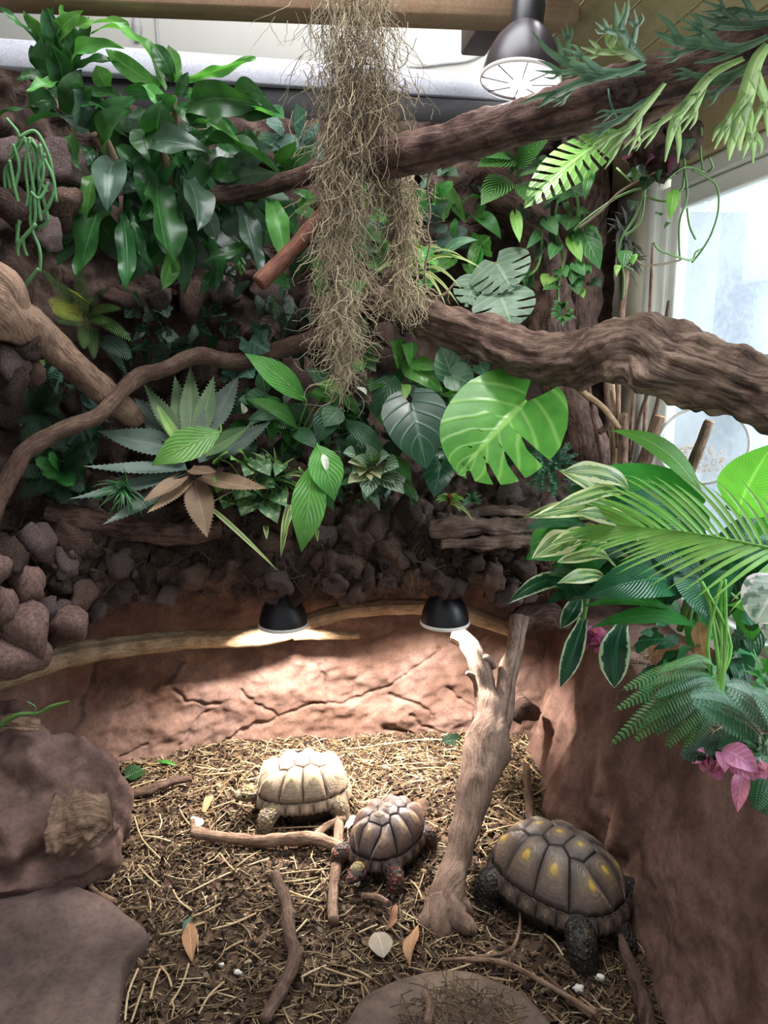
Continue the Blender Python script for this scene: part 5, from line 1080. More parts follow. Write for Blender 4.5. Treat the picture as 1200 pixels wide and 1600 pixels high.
# ------------------------------------------------------------------ agave
def agleaf(p, r, m, Yt, w=None, twist=0.):
    B, T = P(*s4(r)[:2], 2.36), P(*s4(r)[2:4], Yt); mb = MB(); wd = s4(r)[4]*ppm(B); N = None
    if abs(T.z-B.z) < .03 or T.z < B.z: N = V((0, -.55, .8))
    leafgeo(mb, B, T, wd, 'blade', -.04, N=N, fold=.32, roll=twist, nl=20, nw=3)
    d, N2, S2, L = frame_for(B, T, N, twist)
    for i in range(2, 18):                          # marginal spines
        t = i/19
        for s in (-1, 1):
            hw = prof('blade', t)*wd/2; c = B+d*(L*t)+N2*(-.04*L*4*t*(1-t)+.32*hw)+S2*s*hw*.955
            mb.add([c-d*.003, c+d*.003, c+S2*s*.0055+d*.003], [(0, 1, 2)], [(t, .0)]*3)
    mb.build('leaf', M[m], p.root)
p = Plant('agave', 'grey green spiny agave rosette standing on the ledge', 294, 705, 2.38, 'agave')
for r, m, Yt in [((830,900,600,690,150),'agave',2.5),((820,920,430,838,130),'agave',2.34),((900,860,1068,588,120),'agave',2.52),((830,880,780,590,90),'agave_green',2.5),((850,880,850,548,95),'agave_green',2.48),((880,880,955,590,90),'agave_green',2.46),((820,890,642,628,85),'agave_green',2.42),((790,880,700,720,40),'agave_lime',2.36),((830,1000,370,995,85),'agave',2.22),((820,1020,305,1142,90),'agave',2.18),((800,1060,455,1258,90),'agave',2.16),((830,1030,635,1155,85),'agave_brown',2.16),((850,1060,655,1205,65),'agave_brown',2.15),((870,1060,925,1315,125),'agave_brown',2.14),((900,1040,1195,1095,105),'agave_brown',2.2),((920,930,1110,818,90),'agave_green',2.3),((940,960,1210,795,100),'agave',2.4),((850,1010,965,1022,70),'agave_brown',2.24),((880,960,1000,860,90),'agave',2.36),((830,960,560,760,100),'agave',2.44),((860,930,900,700,90),'agave',2.46)]:
    agleaf(p, r, m, Yt)
p = Plant('wheat_grass', 'tuft of fine dark grass under the agave leaves', 190, 775, 2.26, 'grass')
for i in range(46):
    a = RP.uniform(.6, 5.0); l = RP.uniform(25, 60); p.L(195+RP.uniform(-8, 8), 768+RP.uniform(-6, 6), 195+l*math.cos(a), 775+l*.8*math.sin(a), 3, Yb=2.26, Yt=2.2, shape='grass', nl=6, nw=1, arch=.08, m=RP.choice(('grass', 'fern_dark')))

# ------------------------------------------------------------------ peace lilies and the middle of the ledge
p = Plant('peace_lily', 'peace lily with bright glossy leaves left of the moss tip', 460, 700, 2.52, 'lily')
for r, m, Yb, Yt, k in [((325,512,60,305,120),'lily_light',2.42,2.4,dict(bow=.08)),((290,632,68,500,95),'lily',2.4,2.3,dict(bow=.12,roll=.3)),((240,560,70,590,70),'lily_dark',2.45,2.4,{}),((480,470,360,440,70),'lily_light',2.44,2.36,{}),((330,480,560,530,80),'lily',2.48,2.4,{}),((400,480,340,470,40),'lily_light',2.42,2.4,{}),((260,630,380,720,80),'lily_dark',2.42,2.32,{}),((330,600,240,520,90),'lily_dark',2.5,2.46,{}),((450,520,370,690,120),'lily_dark',2.4,2.34,{}),((470,540,400,620,110),'heart_grey',2.38,2.34,{}),((300,560,170,560,80),'lily',2.5,2.45,{}),((550,560,470,520,60),'lily',2.5,2.44,{})]:
    p.L(*s5(r), Yb=Yb, Yt=Yt, shape='lance', m=m, stem=True, nl=18, **k)
p = Plant('peace_lily', 'peace lily with two long drooping glossy leaves and a white bud', 500, 710, 2.5, 'lily')
for r, m, Yb, Yt, k in [((370,695,445,935,150),'lily_light',2.32,2.26,dict(bow=.14)),((345,780,303,1155,150),'lily_light',2.3,2.22,dict(bow=.12,roll=-.2)),((480,590,665,745,85),'lily_dark',2.38,2.34,{}),((560,640,520,760,110),'lily_dark',2.42,2.38,{}),((340,760,440,980,90),'lily',2.34,2.3,{}),((470,700,560,760,70),'lily_dark',2.4,2.36,{}),((690,740,775,860,60),'lily',2.36,2.3,{}),((700,770,740,860,80),'white_var',2.36,2.3,{})]:
    p.L(*s5(r), Yb=Yb, Yt=Yt, shape='lance', m=m, stem=True, nl=18, **k)
p.L(*s5((395,735,412,815,34)), Yb=2.28, Yt=2.27, shape='ovate', m='bud', name='flower_bud', fold=.7); p.L(*s5((580,480,535,450,26)), Yb=2.36, Yt=2.34, shape='ovate', m='bud', name='flower_bud', fold=.7); p.L(*s5((60,560,45,515,30)), Yb=2.36, Yt=2.34, shape='ovate', m='bud', name='flower_bud', fold=.7)
p = Plant('peace_lily', 'single glossy peace lily leaf lying across the agave', 345, 680, 2.3, 'lily_light')
p.L(*s4((985,840,675,993,165)), Yb=2.2, Yt=2.1, shape='lance', nl=18, bow=.06, stem=True)
p = Plant('arrowhead_vine', 'pale arrow shaped leaves rising right of the moss tip', 570, 620, 2.5, 'heart_green')
for r, m in [((565,235,582,145,42),'heart_grey'),((580,330,642,250,34),'heart_grey'),((560,330,530,390,90),'heart_green'),((570,335,620,385,60),'heart_grey'),((560,330,640,345,40),'heart_green'),((700,400,620,580,120),'lily_dark'),((640,420,590,470,70),'lily'),((730,440,750,500,70),'pothos_light')]:
    p.L(*s5(r), Yb=2.46, Yt=2.4, shape='ovate', m=m, stem=True)
p = Plant('philodendron', 'bright wavy philodendron leaves below the thick branch', 640, 600, 2.54, 'heart_green')
for r, k in [((725,345,680,255,150),dict(roll=.4)),((730,345,905,475,110),dict(wave=.06)),((770,350,885,378,80),{}),((860,530,945,575,50),{}),((920,480,990,470,40),{}),((780,340,730,270,110),{}),((950,490,980,560,60),{})]: p.L(*s5(r), Yb=2.5, Yt=2.44, shape='ovate', stem=True, m='heart_green', **k)
p = Plant('heart_leaf_plant', 'pale green pair of rounded leaves under the thick branch', 700, 600, 2.5, 'heart_grey')
p.L(*s5((940,400,895,275,130)), Yb=2.42, Yt=2.44, shape='heart', stem=True); p.L(*s5((945,400,1040,455,150)), Yb=2.4, Yt=2.38, shape='heart'); p.L(*s5((1060,360,1090,400,80)), Yb=2.44, Yt=2.42, shape='heart', stem=True)
p = Plant('heart_leaf_plant', 'large dark heart shaped leaf beside the big monstera leaf', 650, 700, 2.52, 'heart_dark')
p.L(*s5((768,520,836,800,285)), Yb=2.36, Yt=2.26, shape='heart', stem=True, nl=24, nw=6, bow=.05, fold=.18, lobe=.22)
p.L(*s5((895,780,868,920,140)), Yb=2.34, Yt=2.28, shape='heart', stem=True, nl=18, nw=5, m='heart_dark', fold=.2); p.L(*s5((890,720,930,760,70)), Yb=2.4, Yt=2.38, shape='heart', stem=True)
p.ST([(650,720,2.5),(672,690,2.44),(690,700,2.4),(700,680,2.42)], 3); p.ST([(690,740,2.46),(700,690,2.44),(715,640,2.42)], 3); p.ST([(700,730,2.46),(712,690,2.44),(720,660,2.42)], 3)
p = Plant('monstera', 'large bright green split monstera leaf below the thick branch', 730, 730, 2.52, 'mon_green')
MSIDE = -1
B, T = P(820, 628, 2.26), P(716, 742, 2.16); mb = MB(); fenleaf(mb, B, T, 182*ppm(B), nspl=4, depth=.42, lobe=.34, slant=.5, gap=.26, sides=(MSIDE,), stem=p.o, bow=.05, fold=.06, N=(CAM-B).normalized()*.9+Z*.35); mb.build('leaf', M['mon_green'], p.root)
p = Plant('nerve_plant', 'small fittonia with pale veined leaves at the ledge rim', 585, 750, 2.36, 'fittonia')
for r in [(600,820,580,920,100),(640,830,742,905,90),(650,800,720,790,120),(580,790,500,770,70,'fittonia_pale'),(580,820,500,860,80,'fittonia_pale'),(560,800,520,820,60),(600,780,580,690,80),(630,780,680,740,90),(580,800,540,740,80),(610,800,640,840,60,'fittonia_pale'),(590,810,600,850,50,'fittonia_pale'),(570,790,550,830,60,'fittonia_pale'),(600,790,600,760,60,'pothos_light'),(540,760,480,730,90),(650,830,700,860,70)]:
    p.L(*s5(r), Yb=2.34, Yt=2.27, shape='ovate', m=r[5] if len(r) > 5 else None, stem=True, fold=.2)
p = Plant('satin_pothos', 'mottled silvery pothos leaves at the ledge rim beside the agave', 385, 760, 2.4, 'marble')
for r in [(60,760,30,720,60,'pothos_light'),(30,770,0,760,60,'pothos_light'),(100,790,60,830,100),(110,760,170,830,100),(70,880,20,930,110),(90,930,45,1000,110),(150,930,200,1030,110),(140,920,90,880,80),(180,900,240,960,90),(200,880,160,850,70),(-20,850,-60,900,100,'pothos_light'),(0,930,-30,970,90,'marble'),(220,780,190,830,60),(120,860,190,880,70),(-40,760,-10,730,90,'pothos_light')]:
    p.L(*s5(r), Yb=2.36, Yt=2.29, shape='heart', m=r[5] if len(r) > 5 else None, stem=True)
p = Plant('dwarf_sedge', 'thin striped grassy leaves spilling over the ledge', 430, 760, 2.4, 'grass_var')
for i in range(40):
    a = RP.uniform(-2.6, .9) if i < 28 else RP.uniform(1.0, 2.2); l = RP.uniform(25, 70); p.L(430+RP.uniform(-18, 18), 758+RP.uniform(-8, 8), 430+l*math.cos(a), 750+l*.8*math.sin(a), 5, Yb=2.4, Yt=2.33, shape='grass', nl=7, nw=1, arch=.1, m=RP.choice(('grass_var', 'fern_green', 'lily_dark')))
for r in [(250,950,215,1175,34),(265,960,230,1080,26),(310,830,290,800,60),(150,1040,155,1100,24),(370,1060,372,1110,16)]: p.L(*s5(r), Yb=2.34, Yt=2.28, shape='grass', m='grass_var')
p.L(325, 790, 434, 892, 8, Yb=2.3, Yt=2.2, shape='grass', m='grass_var', bow=.04, stem=True)
p = Plant('baby_bromeliad', 'tiny red tipped bromeliad on the peeling bark log', 702, 785, 2.34, 'heart_green')
for i in range(16):
    a = math.pi+math.pi*i/15; l = RP.uniform(14, 24); p.L(702, 787, 702+l*1.1*math.cos(a), 787+l*.8*math.sin(a), 7, Yb=2.34, Yt=2.3, shape='grass', nl=6, nw=1, m='red_tip' if 5 < i < 10 else 'pothos_light', arch=.15)
for tx, ty in [(740,815),(720,800)]: p.L(705, 788, tx, ty, 6, Yt=2.28, shape='grass', m='grass_var', arch=.1)
p = Plant('air_plant', 'small grey green air plant right of the red tipped bromeliad', 738, 780, 2.4, 'heart_grey')
for i in range(14):
    a = RP.uniform(2.6, 6.8); l = RP.uniform(10, 20); p.L(738, 783, 738+l*math.cos(a), 783+l*math.sin(a), 7, Yb=2.4, Yt=2.36, shape='grass', nl=5, nw=1)
# small ferny bush
def sprig(p, B, T, wid, n, m):
    mb = MB(); d, N, S_, L = frame_for(B, T, None, 0); tube(mb, [B, B.lerp(T, .5)+Z*.01, T], .001, 4, 3); n0 = len(mb.uv)
    for i in range(n):
        t = .15+.85*i/n
        for s in (-1, 1):
            c = B.lerp(T, t)+Z*.01*math.sin(t*3.1); o = (S_*s+d*.5+N*RP.uniform(-.3, .5)).normalized(); leafgeo(mb, c, c+o*wid*RP.uniform(.6, 1.1), wid*.5, 'ovate', .05, nl=3, nw=1)
    return mb.build('sprig', M[m], p.root)
p = Plant('ferny_bush', 'bush of tiny blue green leaves right of the monstera leaf', 855, 770, 2.4, 'davallia')
for i in range(64):
    a = RP.uniform(0, 6.28); c = (862+RP.uniform(-8, 8), 735+RP.uniform(-10, 10)); l = RP.uniform(14, 52)
    x, y = c[0]+l*math.cos(a)*.95, c[1]+l*math.sin(a)*1.05
    if y > 790: continue
    sprig(p, P((c[0]+x)/2, (c[1]+y)/2, 2.42), P(x, y, 2.36-RP.uniform(0, .05)), .014, 6, RP.choice(('davallia', 'davallia', 'fern_blue')))

# ------------------------------------------------------------------ right planting bed
p = Plant('variegated_dracaena', 'variegated plant with cream edged leaves at the left of the bed', 905, 880, 2.2, 'var_drac')
for r, m, k in [((480,345,238,185,100),'var_drac',{}),((455,335,200,335,70),'var_drac',{}),((505,405,92,372,85),'var_drac',{}),((430,385,190,365,85),'var_drac',{}),((265,405,122,525,125),'banana',dict(roll=.2)),((400,470,200,572,85),'banana',{}),((335,650,28,712,70),'var_dark',dict(arch=.08)),((330,768,238,1035,80),'var_dark',{}),((480,790,448,1040,118),'var_dark',dict(roll=.1)),((310,690,238,805,70),'var_dark',{}),((420,430,255,470,70),'var_drac',{}),((380,560,215,650,50),'banana',{}),((360,600,250,560,90),'banana_dark',{}),((420,560,300,600,90),'var_dark',{}),((450,380,310,330,70),'banana',{}),((360,640,180,710,50),'banana_dark',{}),((480,480,330,600,80),'banana_dark',{}),((320,520,270,440,70),'var_drac',{})]:
    p.L(*s7(r), Yb=2.05, Yt=1.95, shape='strap', m=m, nl=22, wave=.04, side=RP.uniform(-.05, .05), twist=RP.uniform(-.4, .4), **k)
for r in [(980,800,832,808,34),(985,772,876,738,40),(950,850,858,852,34),(905,838,832,872,44),(975,768,862,795,26),(1000,845,900,800,36),(960,880,870,880,30),(945,905,870,912,26)]:
    p.L(*r, Yb=1.86, Yt=1.72, shape='strap', m='var_drac', nl=20, wave=.05, side=RP.uniform(-.06, .06), twist=RP.uniform(-.5, .5))
p.ST([(905,990,2.12,7),(915,930,2.1,7),(935,870,2.06,6)], 6, 'stem_green')
p = Plant('prayer_plant', 'broad ribbed glossy leaves filling the middle of the bed', 1075, 960, 1.95, 'banana')
for r, m, Yt, k in [((805,310,370,180,150),'banana',1.98,dict(roll=-.3)),((800,300,432,32,105),'banana_light',1.98,dict(arch=.06,roll=.3)),((700,345,445,330,150),'banana_dark',1.8,{}),((715,620,318,690,190),'banana_dark',1.76,dict(bow=.14)),((695,745,320,722,80),'banana',1.8,dict(roll=.4)),((772,800,350,805,80),'banana',1.8,dict(arch=.05)),((780,590,830,805,230),'banana_dark',1.72,dict(bow=.15,fold=.45)),((930,355,1075,80,240),'banana_light',1.75,dict(bow=.1)),((935,850,768,880,100),'banana',1.72,dict(roll=.5)),((920,870,975,1045,100),'banana_dark',1.72,{}),((560,430,800,600,130),'banana_dark',1.82,dict(roll=.3)),((700,560,500,520,100),'banana_dark',1.86,{}),((820,420,690,330,120),'banana',1.9,{}),((900,650,960,560,110),'banana_dark',1.76,{}),((900,720,960,740,60),'banana_light',1.74,{}),((760,520,930,480,120),'banana_dark',1.86,{}),((1000,420,1080,380,120),'banana',1.8,{}),((920,560,1060,470,120),'banana_dark',1.86,{}),((960,800,1060,730,100),'banana_dark',1.8,{})]:
    p.L(*s7(r), Yb=1.86, Yt=Yt, shape='ovate' if r[4] > 120 else 'lance', m=m, nl=22, nw=4, stem=False, **k)
for r in [(740,790),(815,610),(840,460),(930,690)]: p.ST([(1075+RP.uniform(-15, 15), 985, 1.92, 5),(1090,900,1.88,4),(780+r[0]*.4, 660+r[1]*.4, 1.86, 3)], 4)
for i in range(9): p.ST([(1118+RP.uniform(-16, 22), 1090, 1.62, 3.5),(1120+RP.uniform(-16, 22), 1010, 1.66, 3),(1105+RP.uniform(-10, 40), 920+RP.uniform(-20, 30), 1.7, 2.5)], 3, 'palm', 'stem')
# palm frond
p = Plant('palm', 'feathery light green palm frond arching over the bed', 1240, 880, 1.62, 'palm')
rp = [P(1240, 865, 1.6), P(1180, 852, 1.62), P(1120, 840, 1.65), P(1060, 830, 1.69), P(1000, 824, 1.73), P(960, 822, 1.75)]
mb = MB(); tube(mb, rp, [.005, .0045, .004, .003, .002, .001], 6, 6); frond = mb.build('frond', M['palm'], p.root); q, _ = spline(rp, [0]*6, 12)
for i in range(24):
    t = i/23; j = int(t*(len(q)-2)); c = q[j]; tg = (q[j+1]-q[j]).normalized(); l = .225*(1-.35*abs(t-.35))
    for s in (1, -1):
        a = math.radians(lerp(58, 16, t))*s; v_ = tg*math.cos(a) + (V((0, -.35, .93)) if s > 0 else V((0, -.75, -.66))).normalized()*abs(math.sin(a))*(1 if s > 0 else .62)
        T = c+v_.normalized()*l*RP.uniform(.85, 1.1)-Z*.02; mb = MB(); leafgeo(mb, c, T, .011, 'grass', .03, fold=.35, nl=8, nw=1, arch=.05, N=V((-.1, -.8, .5))); mb.build('leaflet', M['palm'], frond)
p = Plant('peperomia', 'pale grey variegated round leaf at the right picture edge', 1210, 990, 1.45, 'white_var')
p.L(1225, 905, 1180, 975, 90, Yb=1.42, Yt=1.38, shape='round', nl=16, nw=4); p.L(1230, 955, 1200, 1000, 60, Yb=1.42, Yt=1.4, shape='round'); p.ST([(1215,1060,1.48,4),(1230,1000,1.45,3),(1225,905,1.42,3)], 3)
# ferns on the bank
p = Plant('sword_fern', 'arching sword fern hanging over the bank', 1130, 1060, 1.62, 'fern_right')
for r, m in [((850,990,425,1270,50),'fern_right'),((840,1000,520,1255,56),'fern_right'),((830,990,470,1050,50),'fern_right'),((820,980,600,985,30),'fern_right'),((820,1010,445,1130,46),'fern_right'),((850,1020,650,1280,60),'fern_right'),((860,1030,720,1300,50),'fern_right'),((850,1000,560,1180,60),'fern_right'),((840,1010,600,1080,50),'fern_deep'),((850,1040,600,1230,50),'fern_deep'),((860,1050,760,1280,50),'fern_deep'),((830,980,680,960,30),'fern_right')]:
    p.FR(*s7(r), Yb=1.6, Yt=1.42, n=30, pw=.42, m=m, arch=.14, droop=.25)
p = Plant('leather_fern', 'broad dark green fern frond in front of the sword fern', 1190, 1180, 1.42, 'fern_deep')
for r, m in [((1020,1220,740,1080,110),'fern_deep'),((1060,1200,880,1030,100),'fern_deep'),((1050,1260,860,1290,80),'fern_deep'),((1080,1230,990,1060,90),'fern_deep'),((1060,1320,1000,1520,60),'fern_deep'),((1080,1330,1040,1540,60),'fern_deep'),((1000,1240,760,1290,70),'fern_dark'),((1000,1290,700,1310,70),'fern_dark')]:
    p.FR(*s7(r), Yb=1.4, Yt=1.3, n=20, pw=.6, m=m, arch=.08, droop=.12)
p = Plant('parsley_fern', 'bright lobed leaves at the right edge above the fern', 1190, 1060, 1.5, 'fern_bright')
for r in [(1020,960,990,900,90),(1040,1000,970,970,90),(1060,960,1050,880,90),(1040,1040,980,1030,90),(1070,1010,1080,960,90),(1060,1060,1020,1090,80),(1090,930,1060,870,90)]:
    p.LOB(*s7(r), Yb=1.46, Yt=1.42, nl=9, deep=.45, tooth=.1, stem=True)
p = Plant('silver_plant', 'small pale green leaves beside the pink orchid', 1190, 1190, 1.36, 'heart_grey')
for r in [(1010,1280,930,1240,24),(1010,1290,950,1260,24),(1030,1300,1000,1330,50),(1040,1270,1010,1220,40),(1050,1310,1060,1360,50),(1030,1260,1060,1220,40)]: p.L(*s7(r), Yb=1.34, Yt=1.31, stem=True, m='heart_grey')
def orchid(label, root, Y, flowers, m):
    p = Plant('orchid', label, *root, Y, m, 'flower')
    for cx, cy, s, rot in flowers:
        for k in range(5):
            a = rot+k*1.2566; p.L(cx, cy, cx+s*math.cos(a), cy+s*math.sin(a), s*.9, Yb=Y-.02, Yt=Y-.04+RP.uniform(-.02, .02), shape='round', name='petal', nl=8, nw=3, wave=.1, bow=.15)
        p.L(cx, cy, cx+s*.3, cy+s*.6, s*.4, Yb=Y-.03, Yt=Y-.06, shape='ovate', m='orchid_dark', name='lip', fold=.8)
    return p
o = orchid('pink orchid flower drooping over the bank on the right', (1165, 1190), 1.34, [(1100,1188,18,.4),(1120,1205,16,1.4),(1188,1205,16,.9)], 'orchid')
for r in [(870,1275,1010,1370,110),(950,1360,930,1525,70),(900,1330,1000,1400,80),(880,1290,880,1370,70)]: o.L(*s7(r), Yb=1.3, Yt=1.26, shape='ovate', name='petal', bow=.2, wave=.08, fold=.3)
o = orchid('small magenta orchid flower under the cream edged leaves', (920, 985), 2.08, [(912,1000,17,.2),(930,990,18,1.1),(936,1008,14,2.)], 'orchid_dark'); o.L(938, 1015, 940, 1038, 8, Yb=2.04, Yt=2.03, m='bud', name='lip')
for lab, r, Y in (('curled dry brown leaf on the planting bed', (660,870,620,980,150), 1.92), ('second dry leaf behind the sword fern on the bed', (600,900,720,960,120), 1.9)):
    mb = MB(); x = s7(r); leafgeo(mb, P(x[0], x[1], Y), P(x[2], x[3], Y-.06), x[4]*.0017, 'ovate', .25, wave=.15, fold=.5); tag(mb.build('dry_leaf', M['dry']), lab, 'leaf')
mb = MB()
for i in range(420):
    c = V((RP.uniform(.74, .95), RP.uniform(1.3, 2.3), .0)); c.z = bkz(c.y)+.012; straw(mb, c, RP.uniform(.02, .08), .0014, RP.uniform(0, 6.28), RP.gauss(0, .2), RP.gauss(0, .4), RP.uniform(.1, .7))
tag(mb.build('bed_litter', M['straw']), 'dry stems and litter covering the planting bed', 'litter', kind='stuff')

# ------------------------------------------------------------------ window corner: upright sticks and strainer
for lab, pts, m in [
 ('cut brown stick with a round end, left of the strainer', [(1000,752,2.28,9),(1015,705,2.28,9),(1031,652,2.28,8)], 'bark_tan'),
 ('thick cut stick crossing in front of the strainer', [(1068,760,2.0,9),(1085,720,2.0,9),(1108,660,2.0,8)], 'bark_tan'),
 ('tall forked stick in the corner by the cream wall', [(965,745,2.5,10),(962,690,2.52,9),(955,640,2.54,9),(952,590,2.56,8),(950,520,2.58,7)], 'bark_pale'),
 ('upright stick with a knobbly top beside the cream wall', [(972,742,2.42,9),(974,690,2.42,8),(975,646,2.42,7)], 'bark_tan'),
 ('thin straight stick rising through the window frame', [(1006,690,2.4,3),(1010,600,2.42,3),(1014,520,2.44,3),(1018,430,2.46,3),(1020,380,2.46,2)], 'bark_tan'),
 ('thin twig leaning right before the window', [(985,720,2.38,3),(1000,650,2.38,3),(1030,560,2.36,3),(1045,470,2.35,3)], 'bark_red'),
 ('slender reddish twig in the corner', [(942,728,2.46,3),(932,680,2.46,3),(925,640,2.48,3),(920,600,2.5,3)], 'bark_red'),
 ('slanting twig crossing the corner sticks', [(968,670,2.4,4),(945,640,2.44,5),(920,620,2.48,5),(895,600,2.52,4)], 'bark_pale'),
 ('thin upright rod behind the corner sticks', [(966,700,2.5,4),(966,620,2.52,4),(968,540,2.52,4),(978,440,2.54,4),(985,380,2.54,3)], 'bark_tan'),
 ('dark twig with a crook near the cut stick', [(995,735,2.34,7),(1008,700,2.34,5),(1025,640,2.34,4),(1035,600,2.34,3),(1052,610,2.34,3)], 'bark_red'),
 ('bowed twig curling at the foot of the corner', [(935,676,2.48,5),(950,660,2.48,5),(948,620,2.5,4),(945,580,2.5,3)], 'bark_red'),
 ('fine straight twig between the frame and the glass', [(984,730,2.44,3),(988,640,2.44,3),(1000,560,2.44,2)], 'bark_tan')]:
    o = branch('stick', lab, 'stick', pts, m, 9, 6, .12, 30, .1, RP.uniform(0, 50), group=None)
    if 'cut' in lab:
        c = P(*pts[-1][:3]); d = (c-P(*pts[-2][:3])).normalized(); mb = MB(); Mx = Matrix.Translation(c+d*.001) @ d.to_track_quat('Z', 'Y').to_matrix().to_4x4(); r = pts[-1][3]*ppm(c)
        lathe(mb, [(r*.98, 0), (r*.9, .004), (.0005, .005)], Mx, 14); mb.build('cut_end', M['cut_wood'], o)
nm = NT('net_mesh'); tb = nm.n('BsdfTransparent'); db = nm.n('BsdfDiffuse', inp={0: (.8, .82, .84, 1)}); mx = nm.n('MixShader', inp={0: .30}); nm.l(tb.outputs[0], mx.inputs[1]); nm.l(db.outputs[0], mx.inputs[2]); nm.l(mx.outputs[0], nm.out.inputs[0]); M['net'] = nm.m
st = thing('mesh_strainer', 'round white rimmed mesh strainer leaning at the window', 'strainer', P(1098, 750, 2.2))
c = P(1098, 695, 2.2); nrm = V((-.55, -.8, .25)).normalized(); Mx = Matrix.Translation(c) @ nrm.to_track_quat('Z', 'Y').to_matrix().to_4x4(); R = 66*ppm(c)
Rz = Matrix.Rotation(.0, 4, 'Z'); mb = MB(); ring = [Mx @ V((R*math.cos(a)*1.02, R*math.sin(a)*.92, 0)) for a in [2*math.pi*k/40 for k in range(41)]]; tube(mb, ring, .0055, 8, 1, cap=False); mb.build('rim', M['white_enamel'], st)
mb = MB(); lathe(mb, [(R, 0), (R*.97, -.02), (R*.8, -.045), (R*.5, -.06), (R*.01, -.065)], Mx, 40); mb.build('net', M['net'], st)
mb = MB(); tube(mb, [Mx @ V((R*.2+.014*math.cos(a), R*.93+.014*math.sin(a)+.008, 0)) for a in [2*math.pi*k/12 for k in range(13)]], .0015, 5, 1, cap=False); mb.build('hanging_loop', M['cable'], st)
mb = MB()
for i in range(170):
    a = RP.uniform(0, 6.28); r = R*.62*math.sqrt(RP.random()); q = Mx @ V((r*math.cos(a)-R*.12, r*math.sin(a)*.6-R*.3, -.04+RP.uniform(0, .015))); s = RP.uniform(.003, .005)
    ax = V((RP.gauss(0, 1), RP.gauss(0, 1), RP.gauss(0, 1))).normalized(); u_ = ax.orthogonal().normalized(); w_ = ax.cross(u_)
    tube(mb, [q+u_*s*math.cos(t*1.05)+w_*s*math.sin(t*1.05) for t in range(6)], .0008, 4, 1, cap=False)
M['shaving'] = plain('shaving', '#e6cdb4', .7); o = mb.build('wood_shavings', M['shaving'], st); o['kind'] = 'stuff'
# ------------------------------------------------------------------ small things on the ground
p = Plant('green_sprout', 'single green shoot leaning over the left boulder', -5, 1140, 1.98, 'stem_green')
p.ST([(-10,1142,1.98,4),(25,1118,1.96,4),(60,1114,1.95,2.5),(80,1104,1.94,3.5),(108,1096,1.93,1)], 4, 'stem_green'); p.ST([(54,1114,1.95,1.2),(55,1104,1.95,1),(42,1096,1.95,.8)], 1, 'rhips', 'tendril')
lowleaf(196, 1212, 226, 1200, 34, M['lily_dark'], 'fallen_leaf', 'dark green fallen leaf on the straw behind the left stick', 'leaf', 'round')
lowleaf(300, 1282, 316, 1272, 26, M['white_scrap'], 'feather', 'white feather on the soil left of the pale tortoise', 'feather', 'lance')
lowleaf(318, 1262, 332, 1240, 14, M['dry'], 'fallen_leaf', 'curled orange leaf beside the white feather', 'leaf', 'strap')
lowleaf(600, 1490, 588, 1450, 40, M['dry_pale'], 'fallen_leaf', 'pale dry leaf on the soil above the dish', 'leaf')
lowleaf(604, 1446, 618, 1408, 15, M['dry'], 'fallen_leaf', 'orange brown pointed leaf left of the trunk foot', 'leaf', 'lance', V((.3, -.9, .5)))
lowleaf(640, 1500, 656, 1440, 26, M['dry'], 'fallen_leaf', 'long folded brown leaf at the trunk foot', 'leaf', 'lance', V((-.5, -.5, .6)))
lowleaf(540, 1285, 560, 1268, 14, M['white_scrap'], 'paper_scrap', 'white scrap between the pale and brown tortoises', 'scrap', 'strap')
lowleaf(690, 1162, 722, 1156, 22, M['ivy_dark'], 'fallen_leaf', 'dark leaf standing at the foot of the clay wall', 'leaf', 'round', V((0, -.9, .3)))
lowleaf(560, 1376, 548, 1360, 16, M['bud'], 'lettuce_scrap', 'pale food scrap under the head of the brown tortoise', 'food', 'ovate')
lowleaf(285, 1455, 300, 1430, 10, M['geran'], 'fallen_leaf', 'narrow blue green leaf on the soil beside the slab', 'leaf', 'lance')
lowleaf(245, 1185, 275, 1190, 8, M['fern_bright'], 'fallen_leaf', 'short green leaf blade at the foot of the back wall', 'leaf', 'lance')
lowleaf(300, 1500, 296, 1440, 26, M['bark_red'] if False else M['dry'], 'fallen_leaf', 'rolled brown leaf in the straw beside the slab', 'leaf', 'lance')
lowleaf(440, 1200, 470, 1192, 18, M['dry_pale'], 'fallen_leaf', 'pale leaf scrap behind the pale tortoise', 'leaf', 'ovate')
for px, py, s, lab in [(904, 1550, .013, 'larger white eggshell piece below the dark tortoise'), (938, 1534, .011, 'smaller white eggshell piece below the dark tortoise'), (372, 1527, .008, 'white shell chip left of the bent stick'), (346, 1515, .006, 'tiny white chip beside the shell chip')]:
    mb = MB(); q = G(px, py); blob(mb, (q.x, q.y, fh(q.x, q.y)+.012), (s*1.2, s*.8, s*.9), s*500, .4, 2, 2, facet=.8); tag(mb.build('eggshell', M['white_scrap']), lab, 'eggshell')
mb = MB()
for i in range(260):
    a = RP.uniform(0, 6.28); r = .13*math.sqrt(RP.random()); c = V((DISH.x+.02+r*math.cos(a), DISH.y+.02+r*.7*math.sin(a), .085+RP.random()*.012)); straw(mb, c, RP.uniform(.02, .07), .0013, RP.uniform(0, 6.28), RP.gauss(0, .25), RP.gauss(0, .5), RP.uniform(.1, .6))
tag(mb.build('hay', M['straw']), 'greenish hay lying in the round stone dish', 'hay', kind='stuff')
gs = [(668,1600),(672,1570),(664,1550)]; mb = MB(); tube(mb, [G(x, y, .12) for x, y in gs], .008, 8, 5, .3, 30, .1, 3.); tag(mb.build('stick', M['bark_tan']), 'crooked twig lying in the stone dish', 'stick')
